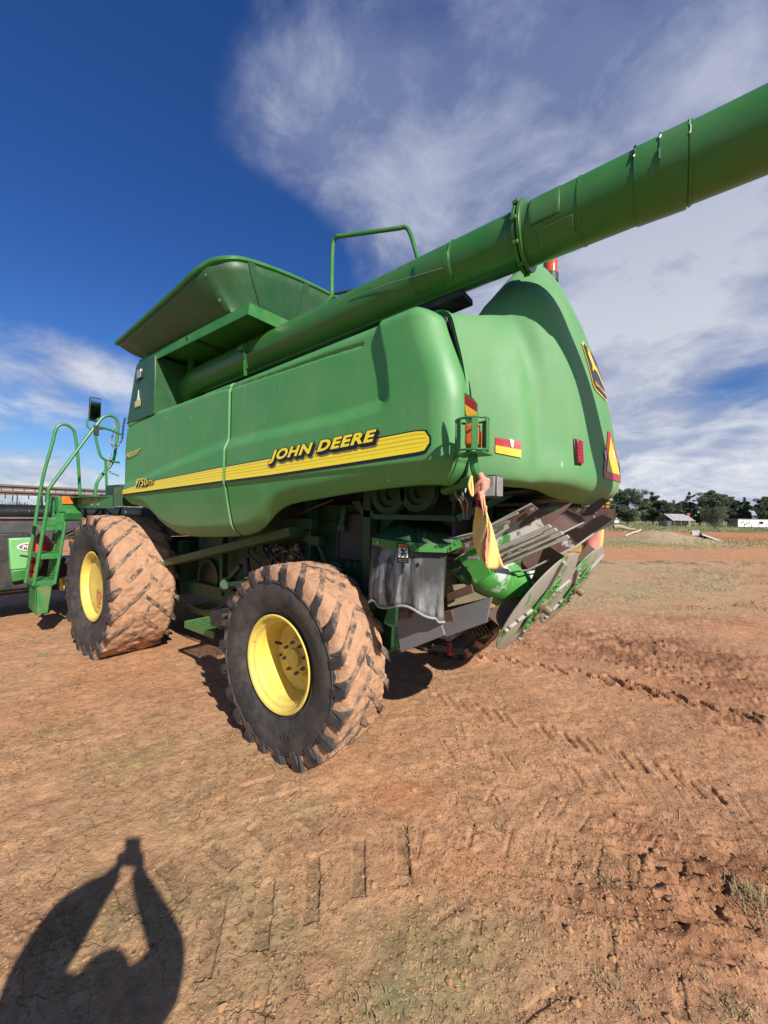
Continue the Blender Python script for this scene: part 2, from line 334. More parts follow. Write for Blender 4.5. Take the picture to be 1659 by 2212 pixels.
# ------------------------------------------------------------------ ground
def px2(p): v=at(p[0],p[1],2,0); return (v.x,v.y)
MOUND=at(1425,1168,2,0)
def ground():
    azv=math.atan2(CF.y,CF.x)
    th_in=np.linspace(-R(47.5),R(47.5),940); th_out=np.linspace(R(47.5),2*math.pi-R(47.5),90)[1:-1]
    th=azv+np.concatenate([th_in,th_out])
    yp=np.concatenate([np.arange(575,6,-.92),np.array([6,5,4,3.2,2.5,1.8,1.2,.7,.3,.15])])
    r=1.85*384/yp; r=np.concatenate([[.02,.35,.7,.95,1.1],r])
    TH,RR=np.meshgrid(th,r); X=RR*np.cos(TH); Y=RR*np.sin(TH)
    fx,fy=CF.x,CF.y; rx,ry=math.sin(R(53)),math.cos(R(53)); n=math.hypot(fx,fy)
    dep=(X*fx+Y*fy)/n; lat=X*rx+Y*ry
    ok=dep>.3; d=np.where(ok,dep,1e6)
    PX=829.5+831*lat/d; dy=831*1.85/d; PX=np.where(ok,PX,-9999)
    far=smooth(60,25,RR)
    PRT=np.zeros(X.shape)
    str_=fbm((X*.5+Y*.87)/.7,(-X*.87+Y*.5)/.14,4,61,.6)
    H=.04*fbm(X/1.9,Y/1.9,4,1)+.022*fbm(X/.33,Y/.33,5,5,.55)*far+.011*fbm(X/.08,Y/.08,3,9,.6)*smooth(12,6,RR)+.014*str_*far
    def blob(px,py,sx,sy,ang=0):
        py=py-(1112+(px-829)*.0175); a=PX-px; b=dy-py; c,s=math.cos(R(ang)),math.sin(R(ang)); u=a*c+b*s; v=-a*s+b*c
        return np.exp(-(u/sx)**2-(v/sy)**2)
    churn=np.clip(blob(1420,1400,280,30,8)*1.2+blob(1560,1470,190,26,12)*.9+blob(1640,1570,160,40,18)*.7+blob(1250,1412,170,14,6)*.6+blob(1420,1840,260,90,30)*.5+blob(1600,1960,110,170,25)*1.0+blob(1380,1960,240,70,10)*.75+blob(1250,1560,260,45,14)*.28+blob(1560,1245,130,14,2)*.9+blob(1500,1335,170,16,2)*.55+blob(60,2040,110,60,-40)*.45+blob(1050,1700,60,40)*.35,0,1.2)
    ca,sa=math.cos(.35),math.sin(.35); U=X*ca+Y*sa; V=-X*sa+Y*ca
    rid=1-np.abs(fbm(U/.32,V/.11,4,21,.6)*2.6); clod=np.maximum(0,fbm(X/.09,Y/.09,3,33,.6)*2.2-.15)
    wid=1+np.clip(RR-4,0,30)*.12
    rid2=1-np.abs(fbm(U/(.32*3),V/(.11*3),4,22,.6)*2.6)
    H+=churn*(.072*np.where(RR<9,rid-.6,(rid2-.6)*1.6)+.05*clod*smooth(14,6,RR))
    # lug prints pressed in the soil
    def stamp(a,b,wd,dp,rim=.5,pc=0):
        nonlocal H,PRT
        a=np.array(px2(a)); b=np.array(px2(b)); dv=b-a; L=np.hypot(*dv); dv/=L
        u=(X-a[0])*dv[0]+(Y-a[1])*dv[1]; v=-(X-a[0])*dv[1]+(Y-a[1])*dv[0]
        wob=.018*fbm(X/.07,Y/.07,3,71)
        e=np.maximum(np.abs(v)-wd/2+wob,np.maximum(-u,u-L)+wob)
        PRT=np.maximum(PRT,pc*smooth(.008,-.004,e)); H=H-dp*smooth(.006,-.004,e)+dp*rim*np.exp(-((e-.02)/.018)**2)
    for a,b in [((472,1954),(437,2119)),((578,1909),(563,2052)),((677,1854),(674,1994)),((775,1815),(775,1940)),((868,1785),(872,1890)),((450,1826),(507,1876)),((545,1786),(592,1834)),((645,1760),(697,1799)),((350,1862),(402,1936)),((262,1905),(290,1980))]:
        stamp(a,b,.066,.012,.15,.9)
    for a,b in [((520,1704),(600,1682)),((560,1735),(650,1712)),((95,1959),(120,2034)),((440,1720),(455,1775)),((480,1725),(490,1775)),((405,1722),(425,1770)),((1174,1678),(1194,1703)),((1244,1673),(1264,1698)),((1289,1653),(1311,1680)),((1069,1723),(1096,1770)),((1000,1743),(1030,1800)),((860,1818),(880,1885)),((909,1793),(895,1860)),((1349,1853),(1354,1925)),((1316,2010),(1320,2095)),((1254,1845),(1230,1895)),((1034,1958),(1029,2015)),((844,1918),(890,1898)),((930,1993),(990,1958)),((1130,2188),(1210,2138)),((1459,2093),(1480,2200)),((1610,1773),(1650,1818)),((1360,1640),(1400,1672)),((1430,1660),(1470,1700)),((1500,1680),(1540,1715)),((1120,1640),(1150,1668)),((1050,1600),(1062,1640)),((990,1560),(1000,1600))]:
        stamp(a,b,.034,.006,.3,.25)
    # two worn wheel lines of lug prints crossing the yard to the right
    for k in range(34):
        t=k/33; x=1010+650*t+RNG.uniform(-7,7); y=1405+110*t+40*t*t+RNG.uniform(-4,4)
        if RNG.random()<.3: continue
        stamp((x,y),(x+26+16*t,y+16+12*t),.06,.022,.8); stamp((x+40,y-26),(x+62+14*t,y-16),.06,.016,.6)
    for k in range(26):
        t=k/25; x=940+620*t+RNG.uniform(-6,6); y=1500+150*t+60*t*t+RNG.uniform(-5,5)
        if RNG.random()<.35: continue
        stamp((x,y),(x+22+14*t,y+26+16*t),.04,.010,.5)
    for k in range(15):
        x=950+k*46+RNG.uniform(-6,6); y=1598+k*9+RNG.uniform(-5,5); stamp((x,y),(x+30,y+46),.017,.007*RNG.random()+.002,.3,.3)
        if k%2==0: stamp((x+70,y+175),(x+54,y+235),.016,.006,.3,.2)
    for k in range(12):
        x=1080+k*50+RNG.uniform(-8,8); y=1690+k*16+RNG.uniform(-8,8); stamp((x,y),(x-26,y+38),.015,.006*RNG.random()+.001,.3,.2)
    # soil pressed up around the near tyres
    for (cx,cy,sx,sy,hh) in [(-1.98,2.08,.22,.28,.035),(-2.75,2.08,.15,.25,.02),(-5.5,2.02,.25,.42,.03)]:
        H+=hh*np.exp(-((X-cx)/sx)**2-((Y-cy)/sy)**2)
    # low earth mound
    mx,my=MOUND.x,MOUND.y; u=(X-mx)*rx+(Y-my)*ry; v=(X-mx)*fx/n+(Y-my)*fy/n
    H+=.85*np.exp(-(np.abs(u)/3.3)**3-(v/2.8)**2)*(1+.4*fbm(X/1.3,Y/1.3,3,3))
    # colours of the soil itself
    hz=(1112+(PX-829)*.0175)
    soil=np.array([.50,.268,.155]); damp=np.array([.27,.125,.07]); olive=np.array([.335,.245,.125]); grass=np.array([.13,.155,.05]); dry=np.array([.44,.37,.215]); redr=np.array([.50,.215,.105])
    C=np.ones(X.shape+(3,))*soil
    def mixc(wt,col):
        nonlocal C
        wt=np.clip(wt,0,1)[...,None]; C=C*(1-wt)+col*wt
    nz=fbm(X/.9,Y/.9,5,41); nf=fbm(X/.22,Y/.22,4,43); nb=fbm(X/5,Y/5,4,47)
    mixc(smooth(0,.2,nz)*.4,redr); mixc(smooth(.02,.25,nb+nf*.4)*.35,np.array([.44,.27,.16]))
    mixc(np.clip(blob(400,1700,420,110)*.5+blob(620,2080,460,230)*1.0+blob(950,2140,300,160)*.9+blob(250,1990,300,160)*.5+blob(330,1640,260,60)*.4,0,1)*(.55+1.2*nf),olive)
    mixc(blob(800,2150,200,60)*smooth(.02,.2,nf)*.7+blob(680,1745,60,22)*.35+blob(230,1590,200,40)*smooth(.05,.25,nf)*.4,np.array([.25,.23,.12]))
    mixc(churn*.95*(.75+nf*2),damp)
    mixc(np.clip(blob(1350,1480,330,40,10)*.4+blob(1480,1700,260,100,20)*.45+blob(1500,2050,230,190)*.7+blob(1600,1480,170,60)*.4,0,1)*(.7+1.3*nz),damp*1.25)
    mixc(np.clip(blob(880,1720,110,50)*.7+blob(1000,1870,170,70)*.5,0,1),redr)
    mixc(PRT*.6,np.array([.26,.165,.10]))
    mixc(smooth(.05,.28,-str_)*.3*far,np.array([.33,.18,.105]))
    # far yard: strips of grass, track and field
    wv=nb*6+nz*4
    mixc(smooth(84,98,dy+wv)*smooth(230,170,dy+wv*3)*smooth(1690,1560,PX+wv*10)*smooth(1100,1200,PX)*(.65+nz*1.8),dry*.6+soil*.3)
    mixc(.12*smooth(100,115,dy+wv)*smooth(190,160,dy+wv*2)*smooth(1600,1500,PX+wv*10)*smooth(1100,1200,PX)*smooth(.0,.2,nf+nz*.5)*.7,grass*1.2)
    mixc(smooth(86,92,dy+wv)*smooth(102,94,dy+wv)*smooth(-.1,.2,nz+nf)*.8,np.array([.15,.11,.06]))
    mixc(smooth(92,86,dy+wv*.6)*smooth(50,60,dy+wv*.6)*.8,np.array([.47,.235,.125]))
    mixc(smooth(62,56,dy+wv*.4)*smooth(36,44,dy+wv*.3)*smooth(1700,1520,PX)*.9,grass*.7+dry*.45)
    mixc(smooth(48,44,dy+wv*.2)*smooth(24,27,dy),np.array([.46,.2,.10]))
    md=np.exp(-(np.abs(u)/3.8)**3-(v/4.0)**2); mixc(smooth(.1,.35,md)*.95*(.75+nz),np.array([.43,.31,.21])); 
    mixc(smooth(27,24,dy+nb*1.5)*.97,grass); mixc(smooth(25,22,dy)*smooth(-.05,.2,nb+nz*.3)*.55,dry*np.array([.8,.95,.7])); mixc(smooth(14,9,dy)*.6,dry*np.array([.75,.9,.6]))
    left=smooth(700,500,PX)*smooth(110,60,dy)*ok; mixc(left*.9*(dy>24),np.array([.50,.24,.13]))
    mixc(np.where(ok,0,smooth(40,70,RR)),grass)
    C[...,2]*=.93; C[...,0]*=.99
    nr,nc=X.shape; co=np.stack([X,Y,H],-1).reshape(-1,3).astype(np.float32)
    i=np.arange(nr-1)[:,None]*nc; j=np.arange(nc)[None,:]; jn=(j+1)%nc
    q=np.stack([i+j,i+nc+j,i+nc+jn,i+jn],-1).reshape(-1,4)
    me=bpy.data.meshes.new('ground'); me.vertices.add(len(co)); me.vertices.foreach_set('co',co.ravel())
    me.loops.add(q.size); me.polygons.add(len(q)); me.loops.foreach_set('vertex_index',q.ravel().astype(np.int32))
    me.polygons.foreach_set('loop_start',np.arange(0,q.size,4,dtype=np.int32)); me.update(calc_edges=True)
    me.polygons.foreach_set('use_smooth',np.ones(len(q),bool))
    ca_=me.color_attributes.new('soil','FLOAT_COLOR','POINT'); ca_.data.foreach_set('color',np.concatenate([C.reshape(-1,3),np.ones((len(co),1))],1).astype(np.float32).ravel())
    if me.polygons[1000].normal.z<0: me.flip_normals()
    o=bpy.data.objects.new('ground',me); COL.objects.link(o); o['kind']='structure'
    m=bpy.data.materials.new('red_soil'); m.use_nodes=True; t=NT(m.node_tree); bs=t.n['Principled BSDF']
    a=t.node('ShaderNodeAttribute'); a.attribute_name='soil'; g=t.node('ShaderNodeNewGeometry'); p=g.outputs['Position']
    n1=t.noise(p,9,8,.7,.2); n2=t.noise(p,55,5,.7); n3=t.noise(p,1.3,6,.65,.5)
    dist=t.vm('LENGTH',p); near=t.mr(dist,4,22,1,0)
    c=a.outputs['Color']
    k=t.m('MULTIPLY',t.mr(n1,.25,.75,.62,1.32),t.mr(n3,.3,.7,.86,1.13)); k=t.m('MULTIPLY',k,t.mr(n2,.3,.7,.86,1.12))
    vs=t.node('ShaderNodeVectorMath',operation='SCALE'); t.put(vs.inputs[0],c); t.put(vs.inputs['Scale'],k); c=vs.outputs[0]
    # shrinkage cracks
    wn=t.node('ShaderNodeTexNoise'); t.put(wn.inputs['Vector'],p); wn.inputs['Scale'].default_value=5; wn.inputs['Detail'].default_value=5
    pw=t.vm('ADD',p,t.scalev(wn.outputs['Color'],(.28,.28,0)))
    v=t.node('ShaderNodeTexVoronoi'); v.feature='DISTANCE_TO_EDGE'; v.inputs['Scale'].default_value=4.2; t.put(v.inputs['Vector'],pw)
    cm=t.mr(t.noise(p,.9,5,.65),.47,.62)
    crack=t.m('MULTIPLY',t.m('MULTIPLY',t.mr(v.outputs['Distance'],.002,.013,1,0),cm),near)
    c=t.mix(t.m('MULTIPLY',crack,.55),c,(.14,.07,.04,1))  # shade inside the cracks mixed into the colour
    pit=t.m('MULTIPLY',t.mr(t.noise(p,34,4,.6,.5),.57,.68),t.m('MULTIPLY',t.mr(t.noise(p,1.7,5,.65),.36,.60),t.mr(dist,10,40,1,0)))
    c=t.mix(t.m('MULTIPLY',pit,.55),c,(.13,.065,.035,1))  # dark of the small holes put into the colour as well as the bump
    sp=t.noise(p,120,2,.5); c=t.mix(t.m('MULTIPLY',t.mr(sp,.70,.74),t.m('MULTIPLY',near,.45)),c,(.7,.62,.45,1))
    t.put(bs.inputs['Base Color'],c); bs.inputs['Roughness'].default_value=.95; bs.inputs['Specular IOR Level'].default_value=.12
    hgt=t.m('ADD',t.m('MULTIPLY',n1,.034),t.m('MULTIPLY',n2,.006)); hgt=t.m('SUBTRACT',t.m('SUBTRACT',hgt,t.m('MULTIPLY',crack,.008)),t.m('MULTIPLY',pit,.012))
    nn=t.noise(p,26,6,.75,.6); hgt=t.m('ADD',hgt,t.m('MULTIPLY',nn,.008))
    b=t.node('ShaderNodeBump'); b.inputs['Strength'].default_value=.9; b.inputs['Distance'].default_value=1.0; t.put(b.inputs['Height'],hgt); t.l.new(b.outputs[0],bs.inputs['Normal'])
    me.materials.append(m)
    bv=BVHTree.FromPolygons([tuple(x) for x in co[:nc*620:1].tolist()] if False else [],[]) if False else None
    return o,X,Y,H
GO,GX,GY,GH=ground()
def gz(x,y):
    # height of the ground sheet near (x,y)
    r=math.hypot(x,y); rr=np.hypot(GX[:,0],GY[:,0]); i=int(np.argmin(abs(rr-r)))
    j=int(np.argmin((GX[i]-x)**2+(GY[i]-y)**2)); return float(GH[i,j])
# ------------------------------------------------------------------ combine harvester
CB=thing('combine_harvester','large green combine harvester with yellow wheels and long unloading auger, parked on red dirt','combine harvester',(-3.3,3.4,0))
def c2(x,y): return (232.3+x*.4,497.7+y*.4)      # working coordinates of the side panel survey
YP=1.9
_bot=[(255,1080),(262,1086),(280,1090),(312,1098),(328,1114),(344,1138),(364,1154),(388,1159),(412,1161),(450,1161),(488,1160),(512,1157),(536,1150),(556,1136),(576,1114),(592,1100),(612,1090),(640,1083),(672,1078),(752,1064),(832,1054),(896,1047),(985,1046)]
_bp=[at(x,y,1,YP+.07) for x,y in _bot]; BX=[p.x for p in _bp]; BZ=[p.z for p in _bp]
xs_=np.linspace(BX[0],BX[-1],400); zs_=np.interp(xs_,BX,BZ); kern=np.hanning(15); kern/=kern.sum(); zs_=np.convolve(np.pad(zs_,7,'edge'),kern,'valid')
def zbot(s): return np.interp(s,xs_,zs_)
def ztop(s): return np.interp(s,[-5.6,-3.26,-1.2,-.9],[3.0,3.05,3.12,3.08])
_rid=[at(x,y,1,YP) for x,y in [(262,1052),(330,1020),(400,990),(485,955),(600,927),(700,903),(760,888),(815,868),(850,850)]]
RX=[p.x for p in _rid]; RZ=[p.z for p in _rid]
_dnt=[at(x,y,1,YP) for x,y in [(835,862),(832,820),(828,780),(818,730),(812,690)]]
DZ=[p.z for p in _dnt]; DX=[p.x for p in _dnt]
def groove_z(s): return np.interp(s,[p.x for p in GRV],[p.z for p in GRV])
GRV=[at(x,y,1,YP) for x,y in [(275,922),(345,880),(420,850),(486,836),(600,797),(700,762),(764,742)]]
def side_pt(s,z,off=0.0,front=False):
    """world point of the side bodywork: s runs rearwards and round the corner, z is height"""
    zb,zt=zbot(s),ztop(s)
    d=0.0
    zc=2.045+.028*(s+5.7)
    d+=max(0,zc-z)**1.15*.22+ .012*smooth(.0,.03,zc-z)
    db=z-zb; 
    if db<.13: d+=.085*(1-db/.13)**2
    dt=zt-z
    if dt<.09: d+=.09*(1-math.sqrt(max(0,1-(1-dt/.09)**2)))
    zr=np.interp(s,RX,RZ); xr=np.interp(z,DZ,DX)
    rec=smooth(zr-.075,zr+.05,z)*smooth(xr+.03,xr-.05,s)
    fade=smooth(-5.95,-5.0,s)
    d+=.042*float(rec)*(.35+.65*float(fade))
    gzv=groove_z(s)
    if s<-1.66: d+=.013*math.exp(-((z-gzv)/.011)**2)*float(smooth(-5.66,-5.5,s))
    if front and s<-5.4: d+=.10*smooth(-5.5,-5.75,s)**2
    lean=.15*float(smooth(2.5,3.15,z))+.02*(z-2.2)*(z>2.2)
    xa=-1.13-lean; r=.19
    if s<xa: p=Vector((s,YP,z)); n=Vector((0,1,0))
    else:
        a=(s-xa)/(-.862-xa)*1.42; p=Vector((xa+r*math.sin(a),YP+r*(1-math.cos(a)),z)); n=Vector((-math.sin(a),math.cos(a),0))
    return p+n*(d-off)
def side_panel(s0,s1,nu,front,off,name,solid=.03):
    P=[]
    for i in range(nu+1):
        u=i/nu; row=[]
        for k in range(130):
            v=k/128 if k<=128 else 1
            s=s0+(s1-s0)*u; zb,zt=float(zbot(s)),float(ztop(s)); z=zb+(zt-zb)*v
            ss=s
            if front: ss=s+(1-u)**3*float(np.interp(z,[1.9,2.05,3.0],[.06,0,.24]))
            if not front: ss=s+u**4*float(smooth(2.4,3.1,z))*-.05
            p=side_pt(ss,z,off,front)
            if k==129: # top flange folded inwards
                p=p+Vector((0,.22,.012)) if s<-1.45 else p+Vector((-.05,.08,.006))
            row.append(p)
        P.append(row)
    b=MB(); b.grid(P); return b.build(name,M['panel'],CB,angle=50,solid=solid,out=(0.2,-1,0))
SF=side_panel(-5.73,-3.245,230,True,.011,'side_panel',.03)
SB=side_panel(-3.222,-.862,240,False,0,'side_panel',.03)
# far side bodywork, plain mirror of the same pressings
b=MB(); yc=3.42
for s0,s1 in ((-5.73,-3.245),(-3.222,-.862)):
    P=[]
    for i in range(61):
        s=s0+(s1-s0)*i/60; zb,zt=float(zbot(s)),float(ztop(s)); row=[]
        for k in range(31):
            p=side_pt(s,zb+(zt-zb)*k/30); row.append(Vector((p.x,2*yc-p.y,p.z)))
        P.append(row)
    b.grid(P)
b.build('side_panel',M['panel'],CB,solid=.02)
def on_side(px,py,front=None):
    # s,z of the side surface seen at a survey pixel
    p=at(px,py,1,YP); return p.x,p.z
# ---- decals on the side
def sdecal(name,quadfn,nu,nv,off,m,parent):
    P=[[quadfn(i/nu,k/nv,off) for k in range(nv+1)] for i in range(nu+1)]
    b=MB(); b.grid(P); return b.build(name,m,parent,angle=80)
STB=[on_side(*c2(*p)) for p in [(62,1428),(250,1403),(610,1354),(870,1321),(1263,1262),(1659,1200)]]+[on_side(930,971)]
STT=[on_side(*c2(*p)) for p in [(62,1412),(110,1395),(180,1372),(265,1352),(430,1320),(610,1284),(870,1236),(1263,1163),(1659,1087)]]+[on_side(930,930)]
def stf(lst): xs=[p[0] for p in lst]; zs=[p[1] for p in lst]; return lambda s: float(np.interp(s,xs,zs))
fb,ft=stf(STB),stf(STT)
for (s0,s1,offp,par,fr) in ((-5.715,-3.246,.011,SF,True),(-3.22,-1.105,0,SB,False)):
    nu=int((s1-s0)/.03)
    def rr(u): # rounded rear end of the stripe
        return 1.0
    def blk(u,v,off):
        s=s0+(s1-s0)*u; a,c=fb(s)-.020,ft(s)+.008
        if not fr and s>s1-.05: q=(s-(s1-.05))/.05; e=(1-math.sqrt(max(0,1-q*q)))*.045; a+=e; c-=e
        return side_pt(s,a+(c-a)*v,offp+off,fr)
    sdecal('stripe_border',blk,nu,14,.0025,M['dblack'],par)
    b=MB(); cols=30; NV=28
    P=[]
    e1=s1-.012 if not fr else s1
    for i in range(nu+1):
        s=s0+(e1-s0)*i/nu; a,c=fb(s),ft(s)
        if not fr and s>e1-.045: q=(s-(e1-.045))/.045; e=(1-math.sqrt(max(0,1-q*q)))*.04; a+=e; c-=e
        P.append([side_pt(s,a+(c-a)*k/NV,offp+.0042,fr) for k in range(NV+1)])
    b.grid(P)
    b.mi=[1 if (k in (6,11,12,17,18,23,24)) else 0 for i in range(nu) for k in range(NV)]
    b.build('stripe',[M['decal'],M['decal2']],par,angle=80)
# lettering set along the panel: text -> cut mesh -> wrapped on the pressing
def textmesh(body,shear=0,offset=0,spacing=1.0):
    cu=bpy.data.curves.new('lettering','FONT'); cu.body=body; cu.shear=shear; cu.offset=offset; cu.space_character=spacing; cu.resolution_u=4
    o=bpy.data.objects.new('lettering',cu); COL.objects.link(o); dg=bpy.context.evaluated_depsgraph_get(); me=bpy.data.meshes.new_from_object(o.evaluated_get(dg))
    bpy.data.objects.remove(o); return me
def cut(me,step,x1,y1,axis_n=24):
    bm=bmesh.new(); bm.from_mesh(me); bmesh.ops.remove_doubles(bm,verts=bm.verts,dist=1e-5)
    xs=[v.co.x for v in bm.verts]; ys=[v.co.y for v in bm.verts]
    for i in range(1,int((max(xs)-min(xs))/step)):
        bmesh.ops.bisect_plane(bm,geom=bm.verts[:]+bm.edges[:]+bm.faces[:],plane_co=(min(xs)+i*step,0,0),plane_no=(1,0,0))
    for i in range(1,6):
        bmesh.ops.bisect_plane(bm,geom=bm.verts[:]+bm.edges[:]+bm.faces[:],plane_co=(0,min(ys)+(max(ys)-min(ys))*i/6,0),plane_no=(0,1,0))
    bm.to_mesh(me); bm.free()
def wraptext(body,fn,m,name,parent,shear=0,offset=0,spacing=1,shift=(0,0),norm=None,bound=None):
    me=textmesh(body,shear,offset,spacing); cut(me,.12,1,1)
    co=[v.co.copy() for v in me.vertices]
    if bound is None:
        xs=[c.x for c in co]; ys=[c.y for c in co]; bound=(min(xs),max(xs),min(ys),max(ys))
    x0,x1,y0,y1=bound
    off=wpos(parent)
    for v,c in zip(me.vertices,co): v.co=fn((c.x-x0)/(x1-x0)+shift[0],(c.y-y0)/(y1-y0)+shift[1])-off
    me.materials.append(m)
    o=bpy.data.objects.new(name,me); COL.objects.link(o); o.parent=parent
    return bound
def quadfn(bl,br,tl,tr,offp,front,surf=None):
    BLs,BRs,TLs,TRs=[on_side(*p) for p in (bl,br,tl,tr)]
    def f(u,v,off):
        s=(BLs[0]*(1-u)+BRs[0]*u)*(1-v)+(TLs[0]*(1-u)+TRs[0]*u)*v; z=(BLs[1]*(1-u)+BRs[1]*u)*(1-v)+(TLs[1]*(1-u)+TRs[1]*u)*v
        return side_pt(s,z,offp+off,front)
    return f
jd=quadfn((583,1003),(812,961),(588,974),(816,927),0,False)
me_b=wraptext('JOHN DEERE',lambda u,v:jd(u,v,.0128),M['decal'],'lettering',SB,shear=.2,offset=.042,spacing=1.14)
for i,(o_,mt,sh,of) in enumerate((((.0115),M['dblack'],(.0,.0),.062),((.0105),M['dblack'],(.008,-.09),.055),((.0095),M['dblack'],(.016,-.17),.045),((.0085),M['dblack'],(.022,-.22),.04),((.0075),M['cast'],(.034,-.33),.03))):
    wraptext('JOHN DEERE',lambda u,v:jd(u,v,o_),mt,'lettering_outline' if mt is not M['cast'] else 'lettering_shadow',SB,shear=.2,offset=of+.026,spacing=1.14,shift=sh,bound=me_b)
for (tx,q) in (('9750',((298,1051),(323,1049),(298,1034),(323,1032))),('STS',((324,1046.5),(336,1045.5),(324,1038),(336,1037)))):
    f_=quadfn(*q,0.011,True)
    bb=wraptext(tx,lambda u,v:f_(u,v,.020),M['decal'],'lettering',SF,shear=.05,offset=.015,spacing=1.12)
    wraptext(tx,lambda u,v:f_(u,v,.016),M['dblack'],'lettering_outline',SF,shear=.05,offset=.055,bound=bb,spacing=1.12)
    wraptext(tx,lambda u,v:f_(u,v,.012),M['dblack'],'lettering_outline',SF,shear=.05,offset=.05,bound=bb,shift=(.02,-.13),spacing=1.12)
mt_=quadfn((269,993),(299,977),(271,979),(301,961),0.011,True)
wraptext('Mater',lambda u,v:mt_(u,v,.012),M['gold'],'lettering',SF,shear=.4,offset=.02)
# ---- rear hood: control net (bottom lip ... top), columns from the near corner to the centre
NET=[
 [(-1.0,2.10,2.05),(-.945,2.07,2.10),(-.94,2.065,2.30),(-.97,2.065,2.65),(-1.03,2.07,2.90),(-1.10,2.09,3.07),(-1.24,2.13,3.13),(-1.5,2.2,3.14)],
 [(-.80,2.28,2.03),(-.70,2.22,2.075),(-.70,2.22,2.30),(-.755,2.24,2.65),(-.83,2.25,2.92),(-.93,2.29,3.09),(-1.03,2.36,3.16),(-1.15,2.45,3.2)],
 [(-.74,2.44,2.03),(-.655,2.35,2.075),(-.655,2.35,2.30),(-.69,2.35,2.68),(-.76,2.34,2.96),(-.86,2.36,3.13),(-.98,2.45,3.25),(-1.05,2.52,3.31)],
 [(-.70,2.56,2.02),(-.57,2.44,2.07),(-.565,2.44,2.30),(-.59,2.43,2.68),(-.655,2.40,3.0),(-.76,2.44,3.22),(-.90,2.57,3.44),(-.99,2.70,3.52)],
 [(-.66,2.70,1.99),(-.485,2.56,2.06),(-.475,2.56,2.30),(-.50,2.55,2.70),(-.585,2.52,3.05),(-.69,2.60,3.34),(-.86,2.78,3.64),(-.99,2.92,3.72)],
 [(-.60,2.88,1.96),(-.435,2.80,2.06),(-.43,2.80,2.30),(-.465,2.80,2.70),(-.555,2.80,3.08),(-.665,2.86,3.42),(-.87,2.98,3.80),(-1.02,3.05,3.88)],
 [(-.55,3.15,1.95),(-.39,3.14,2.06),(-.385,3.14,2.30),(-.43,3.14,2.69),(-.52,3.14,3.08),(-.655,3.16,3.46),(-.87,3.20,3.88),(-1.1,3.2,3.96)],
 [(-.54,3.42,1.95),(-.355,3.42,2.05),(-.35,3.42,2.30),(-.41,3.42,2.67),(-.50,3.42,3.05),(-.65,3.42,3.50),(-.87,3.42,3.92),(-1.15,3.42,3.98)]]
NET=[[(x-.10,y+.10,z) for x,y,z in NET[0]],[(x-.012,y+.016,z) for x,y,z in NET[0]]]+NET
NET+= [[(x,2*3.42-y,z) for x,y,z in c] for c in NET[:-1][::-1]]
def netsurf(net,ku,kv):
    cols=[catmull(c,kv) for c in net]; out=[]
    for k in range(len(cols[0])): out.append(catmull([c[k] for c in cols],ku))
    return [[out[k][i] for k in range(len(out))] for i in range(len(out[0]))]
HS=netsurf(NET,9,11)
b=MB(); b.grid(HS); HOOD=b.build('rear_hood',M['hood'],CB,angle=70,solid=.018,out=(1,0,0))
_hv=[tuple(p) for row in HS for p in row]; _nv=len(HS[0]); _hf=[(i*_nv+k,(i+1)*_nv+k,(i+1)*_nv+k+1,i*_nv+k+1) for i in range(len(HS)-1) for k in range(_nv-1)]
HB=BVHTree.FromPolygons(_hv,_hf)
def hood(px,py,off=.004):
    d=pxdir(px,py); loc,n,i,dd=HB.ray_cast(CAM,d)
    if loc is None: return None,None
    if n.dot(d)>0: n=-n
    return loc+n*off,n
def hdecal(name,quad,m,parent,nu=6,nv=6,off=.004,th=0):
    (a,b_,c,d_)=quad; P=[]
    for i in range(nu+1):
        u=i/nu; row=[]
        for k in range(nv+1):
            v=k/nv; x=(a[0]*(1-u)+b_[0]*u)*(1-v)+(d_[0]*(1-u)+c[0]*u)*v; y=(a[1]*(1-u)+b_[1]*u)*(1-v)+(d_[1]*(1-u)+c[1]*u)*v
            p,n=hood(x,y,off); row.append(p if p else (P[-1][k] if P else None))
        row=[r if r is not None else next(q for q in row if q is not None) for r in row]
        P.append(row)
    b=MB(); b.grid(P); return b.build(name,m,parent,angle=80,solid=th)
b=MB(); b.tube([side_pt(-.868,z,-.006)+Vector((.010,.012,0)) for z in np.linspace(2.08,3.03,26)],.0075,6); b.build('gap_shade_strip',M['dblack'],HOOD)  # black strip stands in for the shade in the open panel gap
# inner shell that fills the body and blocks the light
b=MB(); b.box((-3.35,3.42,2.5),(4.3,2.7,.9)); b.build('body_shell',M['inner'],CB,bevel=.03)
b=MB(); b.box((-3.1,3.45,1.8),(3.9,1.4,.6)); b.build('dark_interior_box',M['black'],CB,bevel=.03)  # black box added to give the dark interior below the body
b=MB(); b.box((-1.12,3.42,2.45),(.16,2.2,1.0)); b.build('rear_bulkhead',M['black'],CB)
b=MB(); b.box((-2.2,3.42,3.02),(2.2,2.7,.1)); b.box((-1.95,3.5,3.2),(1.2,1.2,.3)); b.build('engine_deck',M['black'],CB,bevel=.02)
